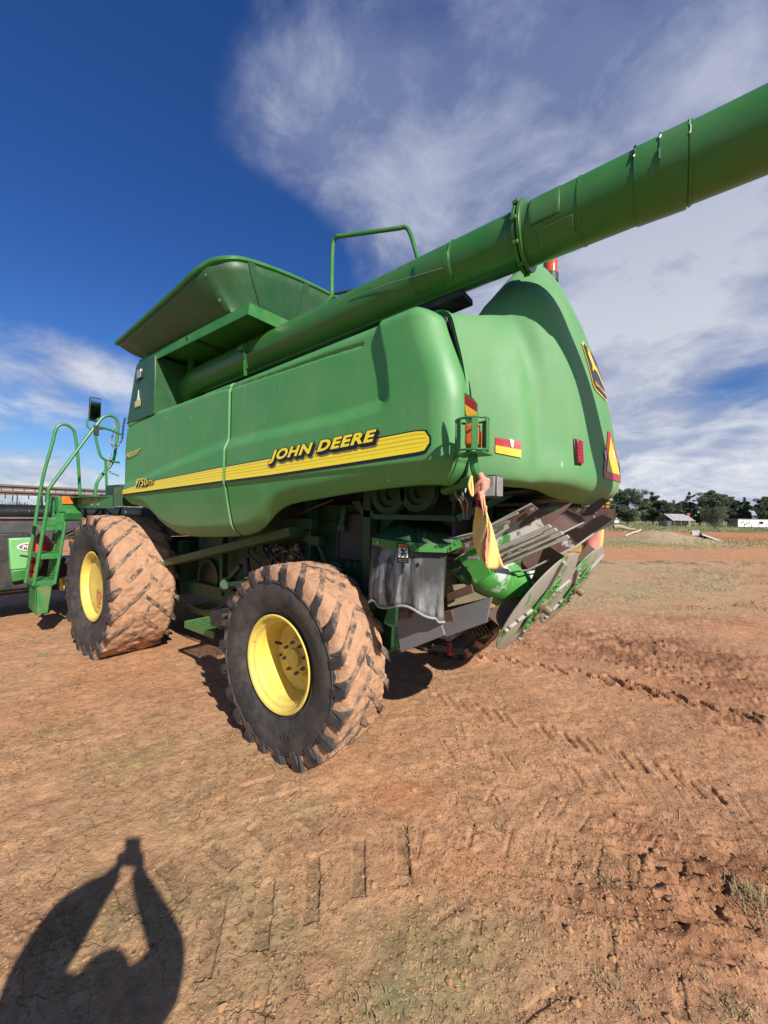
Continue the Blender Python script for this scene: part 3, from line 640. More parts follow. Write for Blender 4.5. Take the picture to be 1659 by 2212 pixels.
# ---- lamps, stickers on the hood
t=hdecal('warning_reflector',((1070,945),(1125,954),(1125,989),(1070,978)),M['red'],HOOD,8,4,.004)
hdecal('reflector_band',((1070,962),(1125,972),(1125,989),(1070,978)),M['reflyel'],t,8,3,.006)
hdecal('peeled_patch',((1100,948),(1110,952),(1108,968),(1104,966)),M['white'],t,2,2,.007)
def lamp_on_hood(name,c,wpx,hpx,m,depth=.03,label=None):
    p,n=hood(*c,0); q,_=hood(c[0]+wpx,c[1],0); r,_=hood(c[0],c[1]+hpx,0)
    up=Vector((0,0,1)); side=up.cross(n).normalized(); uu=n.cross(side)
    dd=(p-CAM).length*1.0; hw=abs(wpx)/831*dd/max(.35,abs(side.dot(CR))); hh=hpx/831*dd
    Mx=Matrix((side,uu,n)).transposed()
    b=MB(); b.box(p-n*.0,(hw*2+.012,hh*2+.02,.012),Mx); fr=b.build(name+'_housing',M['dblack'],HOOD,bevel=.004)
    b=MB(); b.box(p+n*depth/2,(hw*2,hh*2,depth),Mx)
    for k in range(7): b.box(p+n*(depth+.001)+uu*hh*2*(k/7-.43),(hw*1.9,.004,.004),Mx)
    o=b.build(name,m,HOOD,bevel=.006)
    return p,n
lamp_on_hood('indicator_lamp',(1046,954),8,17,M['amber'],.035)
lamp_on_hood('tail_lamp',(1247,977),8,22,M['redlens'],.022)
# far tail lamp stands out past the hood edge
b=MB(); b.box((-.45,3.98,2.18),(.10,.10,.2)); b.build('tail_lamp',M['redlens'],HOOD,bevel=.01)
# licence plate and slow moving triangle
X_=-.352
def rearpt(y,z,off=.006):
    loc,n,i,dd=HB.ray_cast(Vector((1,y,z)),Vector((-1,0,0)))
    if n.x<0: n=-n
    return loc+n*off
def rdecal(name,poly,m,parent,off=.006,th=.0):
    # polygon in (y,z) laid on the back of the hood
    b=MB(); n=len(poly); cy=sum(p[0] for p in poly)/n; cz=sum(p[1] for p in poly)/n; K=5; vs=[rearpt(cy,cz,off)]; 
    ring=[]
    for k in range(1,K+1):
        for i in range(n):
            for j in range(4):
                a,c=poly[i],poly[(i+1)%n]; t=j/4; y=a[0]*(1-t)+c[0]*t; z=a[1]*(1-t)+c[1]*t
                vs.append(rearpt(cy+(y-cy)*k/K,cz+(z-cz)*k/K,off))
    N=n*4; fs=[(0,1+i,1+(i+1)%N) for i in range(N)]+[(1+(k-1)*N+i,1+k*N+i,1+k*N+(i+1)%N,1+(k-1)*N+(i+1)%N) for k in range(1,K) for i in range(N)]
    b.add(vs,fs); return b.build(name,m,parent,angle=80)
tr=rdecal('warning_triangle',[(3.03,2.13),(3.44,2.13),(3.47,2.17),(3.27,2.49),(3.21,2.49),(3.0,2.17)],M['red'],HOOD,.006)
rdecal('triangle_centre',[(3.07,2.18),(3.40,2.18),(3.24,2.45)],M['reflyel'],tr,.009)
for k in range(3): rdecal('torn_patch',[(3.05+k*.2,2.27+.03*k),(3.09+k*.2,2.26+.03*k),(3.08+k*.2,2.33+.02*k),(3.045+k*.2,2.32+.02*k)],M['white'],tr,.011)
pl=rdecal('licence_plate',[(3.56,2.14),(3.86,2.14),(3.86,2.31),(3.56,2.31)],M['white'],HOOD,.012)
def reartext(body,y0,y1,z0,z1,m,parent,off):
    wraptext(body,lambda u,v:rearpt(y0+(y1-y0)*u,z0+(z1-z0)*v,off),m,'lettering',parent,offset=.01)
reartext('08638',3.58,3.84,2.17,2.28,M['dblack'],pl,.015)
# leaping deer badge
LG=[(2.98,2.77),(3.02,2.745),(3.38,2.745),(3.42,2.77),(3.42,3.08),(3.35,3.12),(3.05,3.12),(2.98,3.08)]
lg=rdecal('badge',LG,M['reflyel'],HOOD,.006)
ins=lambda P,s: [(3.20+(y-3.20)*s,2.93+(z-2.93)*s) for y,z in P]
rdecal('badge_field',ins(LG,.92),M['dblack'],lg,.009)
def polymesh(name,poly,m,parent,off):
    me=bpy.data.meshes.new(name); bm=bmesh.new(); vs=[bm.verts.new((p[0],p[1],0)) for p in poly]; f=bm.faces.new(vs); bmesh.ops.triangulate(bm,faces=[f])
    for i in range(1,14): bmesh.ops.bisect_plane(bm,geom=bm.verts[:]+bm.edges[:]+bm.faces[:],plane_co=(3.0+i*.05,0,0),plane_no=(1,0,0))
    for i in range(1,12): bmesh.ops.bisect_plane(bm,geom=bm.verts[:]+bm.edges[:]+bm.faces[:],plane_co=(0,2.7+i*.05,0),plane_no=(0,1,0))
    o_=wpos(parent)
    for v in bm.verts: v.co=rearpt(v.co.x,v.co.y,off)-o_
    bm.to_mesh(me); bm.free(); me.materials.append(m); o=bpy.data.objects.new(name,me); COL.objects.link(o); o.parent=parent; return o
deer=[(3.60,2.86),(3.56,2.93),(3.50,2.97),(3.46,3.03),(3.36,3.05),(3.30,3.08),(3.27,3.13),(3.30,3.18),(3.27,3.19),(3.24,3.15),(3.21,3.18),(3.19,3.17),(3.21,3.13),(3.15,3.115),(3.16,3.095),(3.22,3.10),(3.235,3.05),(3.25,3.0),(3.20,2.98),(3.15,2.92),(3.17,2.91),(3.22,2.955),(3.29,2.965),(3.38,2.97),(3.44,2.94),(3.50,2.885),(3.57,2.85)]
deer=[(3.20+(y-3.37)*.70,2.945+(z-2.99)*.70) for y,z in deer]
polymesh('deer_emblem',deer,M['reflyel'],lg,.012)
reartext('JOHN DEERE',3.03,3.37,2.775,2.815,M['reflyel'],lg,.012)
# grab handle at the far edge and the ridge above the badge
b=MB(); b.tube([(-.66,3.80,3.10),(-.56,3.84,3.10),(-.53,3.86,3.02),(-.52,3.86,2.90),(-.60,3.84,2.86)],.014,8,smoothn=4); b.build('grab_handle',M['hood'],HOOD)
# orange beacon on the tail
bp=at(1194,590,1,3.42); bz=bp.z
b=MB(); o_=Vector((-.84,3.36,3.83)); b.lathe([(.062,-.03),(.062,.04),(.05,.045)],o_,(0,0,1),20,caps=True); bc=b.build('beacon_base',M['black'],CB)
b=MB(); b.lathe([(.058,.04),(.058,.14),(.05,.165),(.025,.18),(.001,.181)],o_,(0,0,1),24); b.build('beacon_lens',M['beacon'],bc,angle=60)
# ------------------------------------------------------------------ unloading auger
AY=2.33; ZA=lambda x: 3.49+.032*(x+1.9)
def apt(x,an,r=.16): return Vector((x,AY-r*math.cos(an),ZA(x)+r*math.sin(an)))   # an=0 faces the camera side
def aug_tube(name,x0,x1,r,m,parent,r1=None,n=40):
    b=MB(); st=max(2,int(abs(x1-x0)/.12)); pts=[(x0+(x1-x0)*i/st,AY,ZA(x0+(x1-x0)*i/st)) for i in range(st+1)]
    b.tube(pts,r,n); return b.build(name,m,parent,angle=50)
AUG=aug_tube('auger_tube',-4.55,-.74,.158,M['auger'],CB)
aug_tube('auger_tube',-.74,1.9,.165,M['auger'],CB)
b=MB()
for x,r in ((-.755,.190),(-.725,.194)): b.cyl((x,AY,ZA(x)),(x+.02,AY,ZA(x)),r,40)
for k in range(10):
    a=2*math.pi*k/10; b.box(apt(-.735,a,.196),(.035,.02,.02))
b.build('auger_flange',M['auger'],CB,bevel=.003)
for x,r in ((-.42,.168),(-.17,.171),(-.07,.1745),(.04,.172)):
    b=MB(); b.cyl((x,AY,ZA(x)),(x+.012 if x not in(-.17,-.07) else x+.105,AY,ZA(x)),r,48); b.build('weld_band',M['auger'],AUG,angle=50)
M['edge']=mat('worn_lit_sheet_edge',(.40,.38,.34),.5,var=.3,vscale=20,dust=.4)  # worn pale slats; also the painted light along sheet edges
M['peel']=mat('peeling_joint',(.035,.14,.03),.45,wear=((.75,.73,.68),9,.58),vscale=20)
M['pales']=mat('pale_filler_bead',(.24,.36,.20),.6,var=.3,vscale=30)
for x,segs,mm in ((-.07,((1.25,1.12),(1.02,.92),(.62,.44),(.1,-.2)),M['peel']),(.04,((1.35,.75),(.7,.1)),M['pales']),(-.17,((1.3,.55),(.5,.2)),M['dblack'])):
    for a0,a1 in segs:
        b=MB(); b.tube([apt(x+RNG.uniform(-.003,.003),a0+(a1-a0)*k/7,.1752 if x<0 else .1732) for k in range(8)],[.003+.003*RNG.random() for k in range(8)],5); b.build('weld_seam',mm,AUG)
# stitched repair patches (raised weld beads and cover plates)
def patch(x0,x1,a0,a1,off,name,parent,r=.158):
    P=[[apt(x0+(x1-x0)*i/8,a0+(a1-a0)*k/10,r+off) for k in range(11)] for i in range(9)]
    b=MB(); b.grid(P); return b.build(name,M['auger'],parent,solid=.006,bevel=.002)
patch(-.66,-.50,-.35,.6,.010,'cover_plate',AUG,.165); patch(-.62,-.44,-1.1,-.55,.009,'cover_plate',AUG,.165)
patch(-1.42,-1.16,-.95,.15,.004,'cover_plate',AUG)
def weld(path,parent):
    b=MB(); b.tube([apt(x,a,.160) for x,a in path],.0055,6); b.build('weld_seam',M['auger'],parent)
weld([(-1.16,.9-.1*i) for i in range(19)],AUG); weld([(-1.42+.0,.15-.1*i) for i in range(12)],AUG); weld([(-1.42,.15),(-1.3,.17),(-1.16,.2)],AUG); weld([(-1.30,.16-.1*i) for i in range(10)],AUG)
b=MB(); b.bar((-4.4,AY-.02,ZA(-4.4)-.160),(-.77,AY-.02,ZA(-.77)-.160),.03,.02); b.build('auger_rib',M['auger'],AUG)
b=MB(); b.tube([(-2.0,AY-.165,3.5),(-1.6,AY-.168,3.48),(-1.2,AY-.155,3.44)],.0025,5); b.build('trailing_wire',M['steel'],AUG)
# elbow and pivot at the front end of the tube
b=MB(); b.tube([(-4.5,AY,ZA(-4.5)),(-4.75,AY+.02,ZA(-4.7)-.02),(-4.92,AY+.08,3.2),(-4.98,AY+.12,2.9)],[.16,.165,.17,.18],24); b.cyl((-4.72,AY-.02,3.5),(-4.72,AY-.02,3.72),.05,12); b.cyl((-4.86,AY-.16,3.3),(-4.86,AY-.24,3.3),.05,10); b.build('auger_elbow',M['auger'],CB)
b=MB(); p=apt(-3.35,-.1,.165); b.box(p+Vector((0,-.03,.0)),(.07,.08,.04)); b.bolt(p+Vector((0,-.04,.02)),(0,0,1),.015,.03); b.bar(p+Vector((.03,-.05,-.0)),p+Vector((.07,-.03,-.2)),.02,.01); b.bar(p+Vector((.06,-.05,-.12)),p+Vector((.04,-.03,-.26)),.03,.01); b.build('latch_bracket',M['auger'],CB)
b=MB(); b.bar((-2.1,AY+.05,3.26),(-1.12,AY+.05,3.32),.16,.04); b.bar((-1.5,AY+.1,3.05),(-1.5,AY+.1,3.28),.1,.1); b.build('auger_cradle',M['black'],CB)
# ------------------------------------------------------------------ grain tank
def A_(px,py,ax,v): return at(px,py,ax,v)
# tank end box with work light
bx=[A_(275,905,1,1.93),A_(334,885,1,1.93),A_(342,792,1,1.93),A_(296,797,1,1.93)]
x0=bx[0].x; z0=bx[0].z
b=MB(); f=[Vector((x0,1.92,2.94)),Vector((bx[1].x,1.92,2.96)),Vector((bx[1].x,1.92,3.64)),Vector((bx[3].x+.02,1.92,3.66)),Vector((bx[3].x-.02,1.92,3.6))]
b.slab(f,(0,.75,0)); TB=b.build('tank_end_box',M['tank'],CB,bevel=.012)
q=A_(303,808,1,1.915); b=MB(); b.box(q,(.14,.03,.13)); lt=b.build('work_light',M['dblack'],TB,bevel=.01); b=MB(); b.box(q+Vector((0,-.014,0)),(.115,.014,.105)); b.build('lens',M['lampglass'],lt,bevel=.006)
q=A_(298,872,1,1.912); b=MB(); b.slab([q+Vector(v) for v in((-.07,0,0),(.07,0,0),(.025,0,.07),(0,0,.17),(-.03,0,.07))],(0,.004,0)); st=b.build('dealer_sticker',M['white'],TB)
def txt_at(body,c,w,h,m,parent,name='lettering'):
    wraptext(body,lambda u,v:Vector((c[0]+(u-.5)*w,c[1],c[2]+(v-.5)*h)),m,name,parent,offset=.015)
b=MB(); b.box((q.x,q.y-.003,q.z+.0),(.16,.003,.075)); b.build('sticker_field',M['gold'],st); txt_at('GREENLINE',(q.x,q.y-.006,q.z+.005),.15,.045,M['white'],st)
# sloping floor of the auger bay, back wall and shelf
b=MB(); xs0,xs1=-5.3,-3.02
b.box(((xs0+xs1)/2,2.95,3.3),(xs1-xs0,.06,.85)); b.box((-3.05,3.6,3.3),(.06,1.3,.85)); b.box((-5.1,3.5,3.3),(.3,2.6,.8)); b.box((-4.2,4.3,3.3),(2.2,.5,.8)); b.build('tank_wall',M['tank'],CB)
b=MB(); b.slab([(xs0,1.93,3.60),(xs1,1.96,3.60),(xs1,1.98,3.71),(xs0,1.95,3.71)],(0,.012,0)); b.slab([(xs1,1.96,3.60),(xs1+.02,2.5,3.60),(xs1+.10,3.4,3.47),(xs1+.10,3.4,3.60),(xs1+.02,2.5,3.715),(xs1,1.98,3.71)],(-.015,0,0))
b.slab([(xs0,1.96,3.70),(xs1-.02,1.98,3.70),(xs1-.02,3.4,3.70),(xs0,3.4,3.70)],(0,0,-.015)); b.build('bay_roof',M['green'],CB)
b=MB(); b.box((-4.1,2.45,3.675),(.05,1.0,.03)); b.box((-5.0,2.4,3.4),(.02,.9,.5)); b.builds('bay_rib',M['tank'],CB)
# flared extension: side sheet, rounded corner, rear sheet
zb_=3.71
T0=A_(252,742,1,1.80); T1=A_(430,582,1,1.80); 
top_pts=[Vector((T0.x-.02,T0.y+.25,T0.z-.02)),Vector((T0.x,T0.y,T0.z)),Vector((T1.x-.5,1.80,T1.z-(T1.z-T0.z)*.5/(T1.x-T0.x))),Vector((T1.x-.12,1.80,T1.z))]
rear=[A_(455,566,0,T1.x+.10),A_(490,559,0,T1.x+.24),A_(530,562,0,T1.x+.30),A_(600,585,0,T1.x+.33),A_(670,615,0,T1.x+.33),A_(712,636,0,T1.x+.33),A_(738,650,0,T1.x+.33)]
tp=catmull([top_pts[1],top_pts[2],top_pts[3]]+rear,6)
nb=len(tp); bot=[]
xb1=-3.42; side_n=3*6-2
for i,p in enumerate(tp):
    # lower edge runs along the shelf then across behind
    if i<=side_n:
        t=i/side_n; bot.append(Vector((-5.12+(xb1+.0+5.12)*t,2.14,zb_)))
    else:
        t=(i-side_n)/(nb-1-side_n); bot.append(Vector((xb1-.02*t,2.14+(rear[-1].y-.25-2.14)*t,zb_)))
P=[[bot[i].lerp(tp[i],k/8)+Vector((0,0,-.05*math.sin(math.pi*k/8))) for k in range(9)] for i in range(nb)]
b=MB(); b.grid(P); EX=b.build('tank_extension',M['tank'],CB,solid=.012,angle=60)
b=MB(); b.tube(tp,.026,8); b.build('extension_rim',M['green'],EX)
def ribline(i,w_=.03):
    b=MB(); pts=[P[i][k] for k in range(9)]; nrm=(P[i][4]-P[i+1][4]).cross(P[i][0]-P[i][8]).normalized()
    if nrm.dot(CAM-pts[4])<0: nrm=-nrm
    for k in range(8): b.bar(pts[k]+nrm*.006,pts[k+1]+nrm*.006,.07,.03,nrm)
    b.build('extension_rib',M['tank'],EX)
for i in (side_n+15,side_n+25): 
    if i<nb-1: ribline(min(i,nb-2))
b=MB()
for i in (side_n,):
    for k in (1,4,7): b.bolt(P[i][k]+Vector((-.03,-.01,0)),(0,-1,-.3),.014,.015)
b.builds('bolt',M['steel'],EX)
# front flare end and far sheets (step-aside views)
fe=[tp[0],Vector((tp[0].x-.1,3.4,tp[0].z)),Vector((tp[0].x,5.0,tp[0].z))]; fbot=[bot[0],Vector((-5.2,3.4,zb_)),Vector((-5.12,4.7,zb_))]
b=MB(); b.grid([[fbot[i].lerp(fe[i],k/3) for k in range(4)] for i in range(3)]); b.grid([[Vector((x,4.7,zb_)).lerp(Vector((x*1.12+.35,5.05,4.2)),k/3) for k in range(4)] for x in (-5.12,-4.2,-3.42)]); b.build('tank_extension',M['tank'],CB,solid=.012)
# handrail on the engine deck
RL=2.52
pA=at(722,640,0,-2.5); 
def pz(px,py,z): return at(px,py,2,z)
b=MB(); a0=pz(693,668,3.75); a1=pz(716,640,3.86); a2=pz(719,530,4.36); a3=pz(730,511,4.42); a4=pz(860,493,4.42); a5=pz(882,496,4.38); a6=pz(905,565,3.95); a7=pz(925,620,3.7)
b.tube([a0,a1,a1.lerp(a2,.15),a2,a3,a3.lerp(a4,.06),a4.lerp(a3,.03),a4,a5,a6,a7],.019,10,smoothn=5); b.build('handrail',M['green'],CB)
b=MB(); b.tube([a1+Vector((0,0,.02)),pz(790,622,3.93)],.013,8); b.build('rail_bar',M['black'],CB)
# ------------------------------------------------------------------ wheels
def tyre(name,c,Ro,wd,rr,nl,lh,cz,parent,mud,seed,detail=1):
    """drive tyre on a lateral axle; c is the wheel centre"""
    rng=np.random.default_rng(seed); c=Vector(c); hw=wd/2; zmin=-cz+.0
    def clampz(v):
        if v.z<zmin+c.z: v.z=zmin+c.z+.001*rng.random()
        return v
    rc=Ro-lh
    half=[(rr,.36*wd),(rr+.02,.375*wd),(rr+.05,.40*wd),((rr+rc)/2-.03,.495*wd),((rr+rc)/2+.05,.50*wd),(rc-.09,.48*wd),(rc-.04,.455*wd),(rc-.012,.39*wd),(rc-.002,.22*wd),(rc,0)]
    prof=half+[(r,-h) for r,h in half[:-1][::-1]]
    b=MB(); b.lathe(prof,c,(0,1,0),96); b.v=[tuple(clampz(Vector(v))) for v in b.v]
    T=b.build(name,M['tyre'],parent,angle=60)
    def surf(y): # carcass radius at lateral position
        ys=[h for r,h in half][::-1]; rs=[r for r,h in half][::-1]
        return np.interp(abs(y),ys[:7],rs[:7])
    # bead ring ridges on the sidewall
    b=MB()
    for r_,h_ in ((rr+.045,.4*wd),(rc-.085,.487*wd)): b.lathe([(r_-.006,h_*-1),(r_,-h_-.006),(r_+.006,-h_)],c,(0,1,0),72)
    b.v=[tuple(clampz(Vector(v))) for v in b.v]; b.build('sidewall_ridge',M['tyre'],T,angle=60)
    b=MB(); K=9; sweep=.36 if wd<.6 else .42; HWD=.036 if wd<.6 else .034
    for s in (-1,1):
        for i in range(nl):
            th0=2*math.pi*(i+(.5 if s>0 else 0))/nl; st=[]
            for k in range(K+3):
                if k<3: # shoulder part running down the sidewall
                    q=(3-k)/3; y=s*hw*(.985+.03*(1-abs(q-.5))); ro=Ro-.012-q*(.13 if wd<.6 else .17); ri=ro-lh*.9; th=th0-q*.04; hwid=HWD
                    ro2=ro; 
                else:
                    t=(k-3)/(K-1); y=s*hw*(.98-1.04*t); ri=surf(y)-.02; ro=Ro-.012*(abs(y)/hw)**2; th=th0+sweep*t; hwid=HWD-.006*math.sin(t*3)
                wn=1+.12*rng.normal()*detail
                hh=hwid*wn/Ro
                def pt(r,a,yy): return clampz(c+Vector((r*math.cos(a),yy,r*math.sin(a))))
                if k<3:
                    st.append([pt(ri,th-hh*1.25,s*hw*.93),pt(ro,th-hh,y),pt(ro,th+hh,y),pt(ri,th+hh*1.25,s*hw*.93)])
                else:
                    st.append([pt(ri,th-hh*1.4,y),pt(ro,th-hh,y),pt(ro,th+hh,y),pt(ri,th+hh*1.4,y)])
            vs=[p for r_ in st for p in r_]; n=len(st); fs=[]
            for k in range(n-1):
                for j in range(4): fs.append((k*4+j,k*4+(j+1)%4,(k+1)*4+(j+1)%4,(k+1)*4+j))
            fs+=[(0,1,2,3),(4*n-4,4*n-3,4*n-2,4*n-1)]
            b.add(vs,fs)
    b.build('tread_lugs',lugmat(.212 if wd<.6 else .355),T,angle=40,bevel=.004)
    if mud>0:
        nt_,ny=420,44; P=[]
        for i in range(nt_):
            th=2*math.pi*i/nt_; row=[]
            for k in range(ny):
                yy=(k/(ny-1)*2-1); y=yy*hw*.97
                # distance to the lug line at this place: mud is thickest between the lugs
                base=surf(y) if abs(yy)<.97 else surf(y)-.03
                u=th*Ro; nzv=fbm(u/.13+seed*7,y/.13,4,seed,.6); nz2=max(-.2,fbm(u/.045,y/.045,3,seed+5,.7))
                hgt=lh*(mud+1.15*nzv)+.026*nz2
                edge=abs(yy)+.22*fbm(u/.10,seed+(1 if y>0 else 4),3,seed+9)
                hgt-=.16*max(0,edge-.84)
                r_=base+hgt
                row.append(clampz(c+Vector((r_*math.cos(th),y*(1.0),r_*math.sin(th)))))
            P.append(row)
        b=MB(); b.grid(P,wrap=True); b.build('caked_mud_layer',M['mud'],T,angle=80)
        # straw and crumbs stuck in the mud
        b=MB()
        for k in range(260):
            th=rng.uniform(0,6.283); yy=rng.uniform(-.9,.9); y=yy*hw; r_=surf(y)+lh*(mud+.95*fbm(th*Ro/.13+seed*7,y/.13,4,seed,.6))+.004
            p=clampz(c+Vector((r_*math.cos(th),y,r_*math.sin(th)))); tg=Vector((-math.sin(th),rng.normal(),math.cos(th))).normalized(); tg=(tg+Vector((math.cos(th),0,math.sin(th)))*.35*rng.random()).normalized()
            b.bar(p,p+tg*rng.uniform(.01,.04),.002,.0015)
        o=b.build('straw_in_mud',M['straw'],T,sm=False); o['kind']='stuff'
    return T
M['straw']=mat('dry_straw',(.52,.40,.22),.8,var=.25,vscale=60)
WH={}
def wheel(kind,c,Ro,wd,rr,cz,nl,lh,mud,seed,outer=-1):
    c=Vector(c); W=bpy.data.objects.new(kind,None); COL.objects.link(W); W.parent=CB; W.location=c-CB.location
    T=tyre('tyre',c,Ro,wd,rr,nl,lh,cz,W,mud,seed)
    return W
def rim_rear(W,c,rr,wd,o):
    c=Vector(c); hw=wd/2; y=lambda v:v*o   # v measured outwards
    b=MB(); pr=[(rr+.012,.40*wd),(rr+.022,.415*wd),(rr+.012,.43*wd),(rr-.004,.418*wd),(rr-.010,.38*wd),(rr-.013,.36*wd),(rr-.032,.345*wd),(rr-.036,.28*wd),(rr-.050,.26*wd),(rr-.052,.1*wd),(rr-.06,.0),(rr-.06,-.25*wd),(rr-.01,-.4*wd)]
    b.lathe([(r,h) for r,h in pr],c,(0,o,0),72); Rm=b.build('rim',M['yellow'],W,angle=50)
    b=MB(); dy=-.03; b.lathe([(rr-.058,dy-.01),(rr-.09,dy+.0),(.20,dy-.035),(.165,dy-.03),(.15,dy+.01),(.145,dy+.03),(.001,dy+.03)],c,(0,o,0),48); D=b.build('wheel_disc',M['yellow'],W,angle=40)
    b=MB(); b.lathe([(.142,dy+.028),(.142,dy+.048),(.10,dy+.05),(.075,dy+.05),(.072,dy+.085),(.001,dy+.087)],c,(0,o,0),32); b.build('hub',M['yellow'],D,angle=40)
    for k in range(8):
        a=2*math.pi*(k+.3)/8; p=c+Vector((.118*math.cos(a),o*(dy+.047),.118*math.sin(a)))
        b=MB(); b.cyl(p,p+Vector((0,o*.028,0)),.014,6); b.cyl(p,p+Vector((0,o*.040,0)),.008,8); b.build('wheel_nut',M['cast'],D)
    for k in range(3):
        a=2*math.pi*(k+.6)/3; p=c+Vector(((rr-.10)*math.cos(a),o*(dy+.0),(rr-.10)*math.sin(a))); b=MB(); b.cyl(p,p+Vector((0,o*.004,0)),.013,8); b.build('disc_slot',M['dblack'],D)
    b=MB(); p=c+Vector((-.20,o*.0,.06)); b.tube([p,p+Vector((-.02,o*.05,.02))],.012,6); b.build('valve_stem',M['black'],Rm)
RC=Vector((-2.40,2.065,.70)); FC=Vector((-5.99,2.02,.86))
W1=wheel('rear_wheel',RC,.755,.49,.352,.715,22,.042,.82,3)
rim_rear(W1,RC,.352,.49,-1)
W2=wheel('front_wheel',FC,.925,.76,.425,.86,20,.045,.86,5)
def rim_front(W,c,rr,wd,o):
    c=Vector(c); b=MB()
    b.lathe([(rr+.012,.40*wd),(rr+.026,.412*wd),(rr+.01,.42*wd),(rr-.012,.405*wd),(rr-.025,.37*wd),(rr-.04,.34*wd),(rr-.05,.30*wd)],c,(0,o,0),80); Rm=b.build('rim',M['yellow'],W,angle=50)
    b=MB(); b.lathe([(rr-.049,.30*wd),(.36,.315*wd),(.30,.325*wd),(.22,.318*wd),(.14,.30*wd),(.001,.30*wd)],c,(0,o,0),64); D=b.build('wheel_disc',M['yellow'],W,angle=60)
    Y=c.y+o*.334*wd
    b=MB(); 
    pts=[(-.03,-.02),(-.03,-.24),(.0,-.3),(.08,-.33)]
    M['scr']=M.get('scr') or mat('scratched_rust_paint',(.30,.13,.05),.8,var=.3)
    for ln in ([(.0,-.05),(-.01,-.16),(.02,-.26),(.12,-.27)],[(.0,-.05),(.16,-.06),(.17,-.13)],[(.05,-.10),(.06,-.22),(.13,-.21),(.13,-.11)],[(.09,-.08),(.1,-.24)]):
        b.tube([c+Vector((x,o*.328*wd,z)) for x,z in ln],.006,5)
    b.build('scratch_marks',M['scr'],D)
rim_front(W2,FC,.425,.76,-1)
# the far pair
RC2=Vector((-2.42,4.74,.695)); FC2=Vector((-5.99,4.80,.86))
W3=wheel('rear_wheel',RC2,.735,.47,.352,.695,22,.042,.6,8); rim_rear(W3,RC2,.352,.47,1)
b=MB(); b.lathe([(.34,.20),(.335,.05),(.30,.04),(.2,.09),(.001,.09)],RC2,(0,-1,0),40); b.build('wheel_disc',M['black'],W3)
W4=wheel('front_wheel',FC2,.925,.79,.425,.86,20,.045,0,9); rim_front(W4,FC2,.425,.79,1)
# raised size marks on the near rear sidewall
T1o=[o for o in W1.children if o.name.startswith('tyre')][0]
def arc_text(body,c,r,a0,span,h,m,parent,yv):
    def fn(u,v):
        a=a0-span*u; rr_=r+(v-.5)*h; return Vector((c.x+rr_*math.cos(a)*1.0,yv,c.z+rr_*math.sin(a)))
    wraptext(body,fn,m,'sidewall_mark',parent,offset=.0)
M['mark']=mat('rubber_raised_mark',(.075,.07,.065),.6,var=.2)
arc_text('18.4-26',RC,.50,R(238),R(38),.05,M['mark'],T1o,RC.y-.252)
arc_text('R-1',RC,.50,R(300),R(14),.05,M['mark'],T1o,RC.y-.252)
# ------------------------------------------------------------------ chassis between the wheels
def part(name,mt,fn,parent=CB,bevel=.004,**k):
    b=MB(); fn(b)
    if name in ('upright_post','bracket','sheet_pressing','frame_rail','side_sheet','fan_blades','chalk_marks','platform_box','tow_hitch','hydraulic_cylinder'): return b.builds({'fan_blades':'fan_blade','chalk_marks':'chalk_mark'}.get(name,name),mt,parent,bevel=bevel,**k)
    return b.build(name,mt,parent,bevel=bevel,**k)
part('rear_axle',M['black'],lambda b:(b.box((-2.42,3.41,.72),(.22,2.2,.22)),b.cyl((-2.42,2.3,.70),(-2.42,2.14,.70),.10,16),b.cyl((-2.42,4.5,.70),(-2.42,4.68,.70),.10,16)))
part('drive_axle',M['inner'],lambda b:(b.box((-5.99,3.41,.95),(.36,2.0,.5)),b.cyl((-5.99,2.2,.86),(-5.99,2.5,.86),.2,20),b.cyl((-5.99,4.4,.86),(-5.99,4.7,.86),.2,20)))
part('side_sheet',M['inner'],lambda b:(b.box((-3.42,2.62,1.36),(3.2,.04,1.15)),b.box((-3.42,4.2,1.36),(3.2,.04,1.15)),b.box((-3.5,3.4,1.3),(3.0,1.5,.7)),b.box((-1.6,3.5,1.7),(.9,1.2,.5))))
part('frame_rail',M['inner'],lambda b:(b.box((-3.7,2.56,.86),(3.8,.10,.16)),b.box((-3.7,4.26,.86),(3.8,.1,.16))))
M['beam']=mat('dusty_beam_paint',(.022,.085,.022),.5,var=.25,vscale=5,dust=.8,dustcol=(.17,.13,.06),dscale=5)
p0=at(372,1212,1,2.3); p1=at(640,1148,1,2.3)
part('diagonal_beam',M['beam'],lambda b:b.bar(p0+Vector((-.2,0,-.05)),p1,.08,.17,(0,1,0)))
def Q(px,py,y): return at(px,py,1,y)
# uprights, plates and holes seen above and behind the rear wheel
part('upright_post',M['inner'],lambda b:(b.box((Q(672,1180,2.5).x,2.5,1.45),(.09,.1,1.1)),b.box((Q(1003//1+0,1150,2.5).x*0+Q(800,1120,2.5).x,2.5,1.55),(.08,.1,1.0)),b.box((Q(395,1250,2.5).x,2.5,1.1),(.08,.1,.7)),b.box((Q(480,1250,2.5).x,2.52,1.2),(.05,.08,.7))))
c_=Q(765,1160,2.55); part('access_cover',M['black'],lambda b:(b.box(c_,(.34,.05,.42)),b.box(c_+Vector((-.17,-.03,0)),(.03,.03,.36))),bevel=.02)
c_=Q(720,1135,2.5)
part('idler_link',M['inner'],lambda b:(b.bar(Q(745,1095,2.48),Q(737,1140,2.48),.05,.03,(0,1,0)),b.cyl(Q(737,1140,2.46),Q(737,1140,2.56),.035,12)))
part('control_rod',M['inner'],lambda b:(b.tube([Q(688,1180,2.45),Q(708,1225,2.45)],.018,10),b.cyl(Q(712,1230,2.42),Q(712,1230,2.55),.045,14),b.box(Q(684,1168,2.48),(.14,.08,.09))))
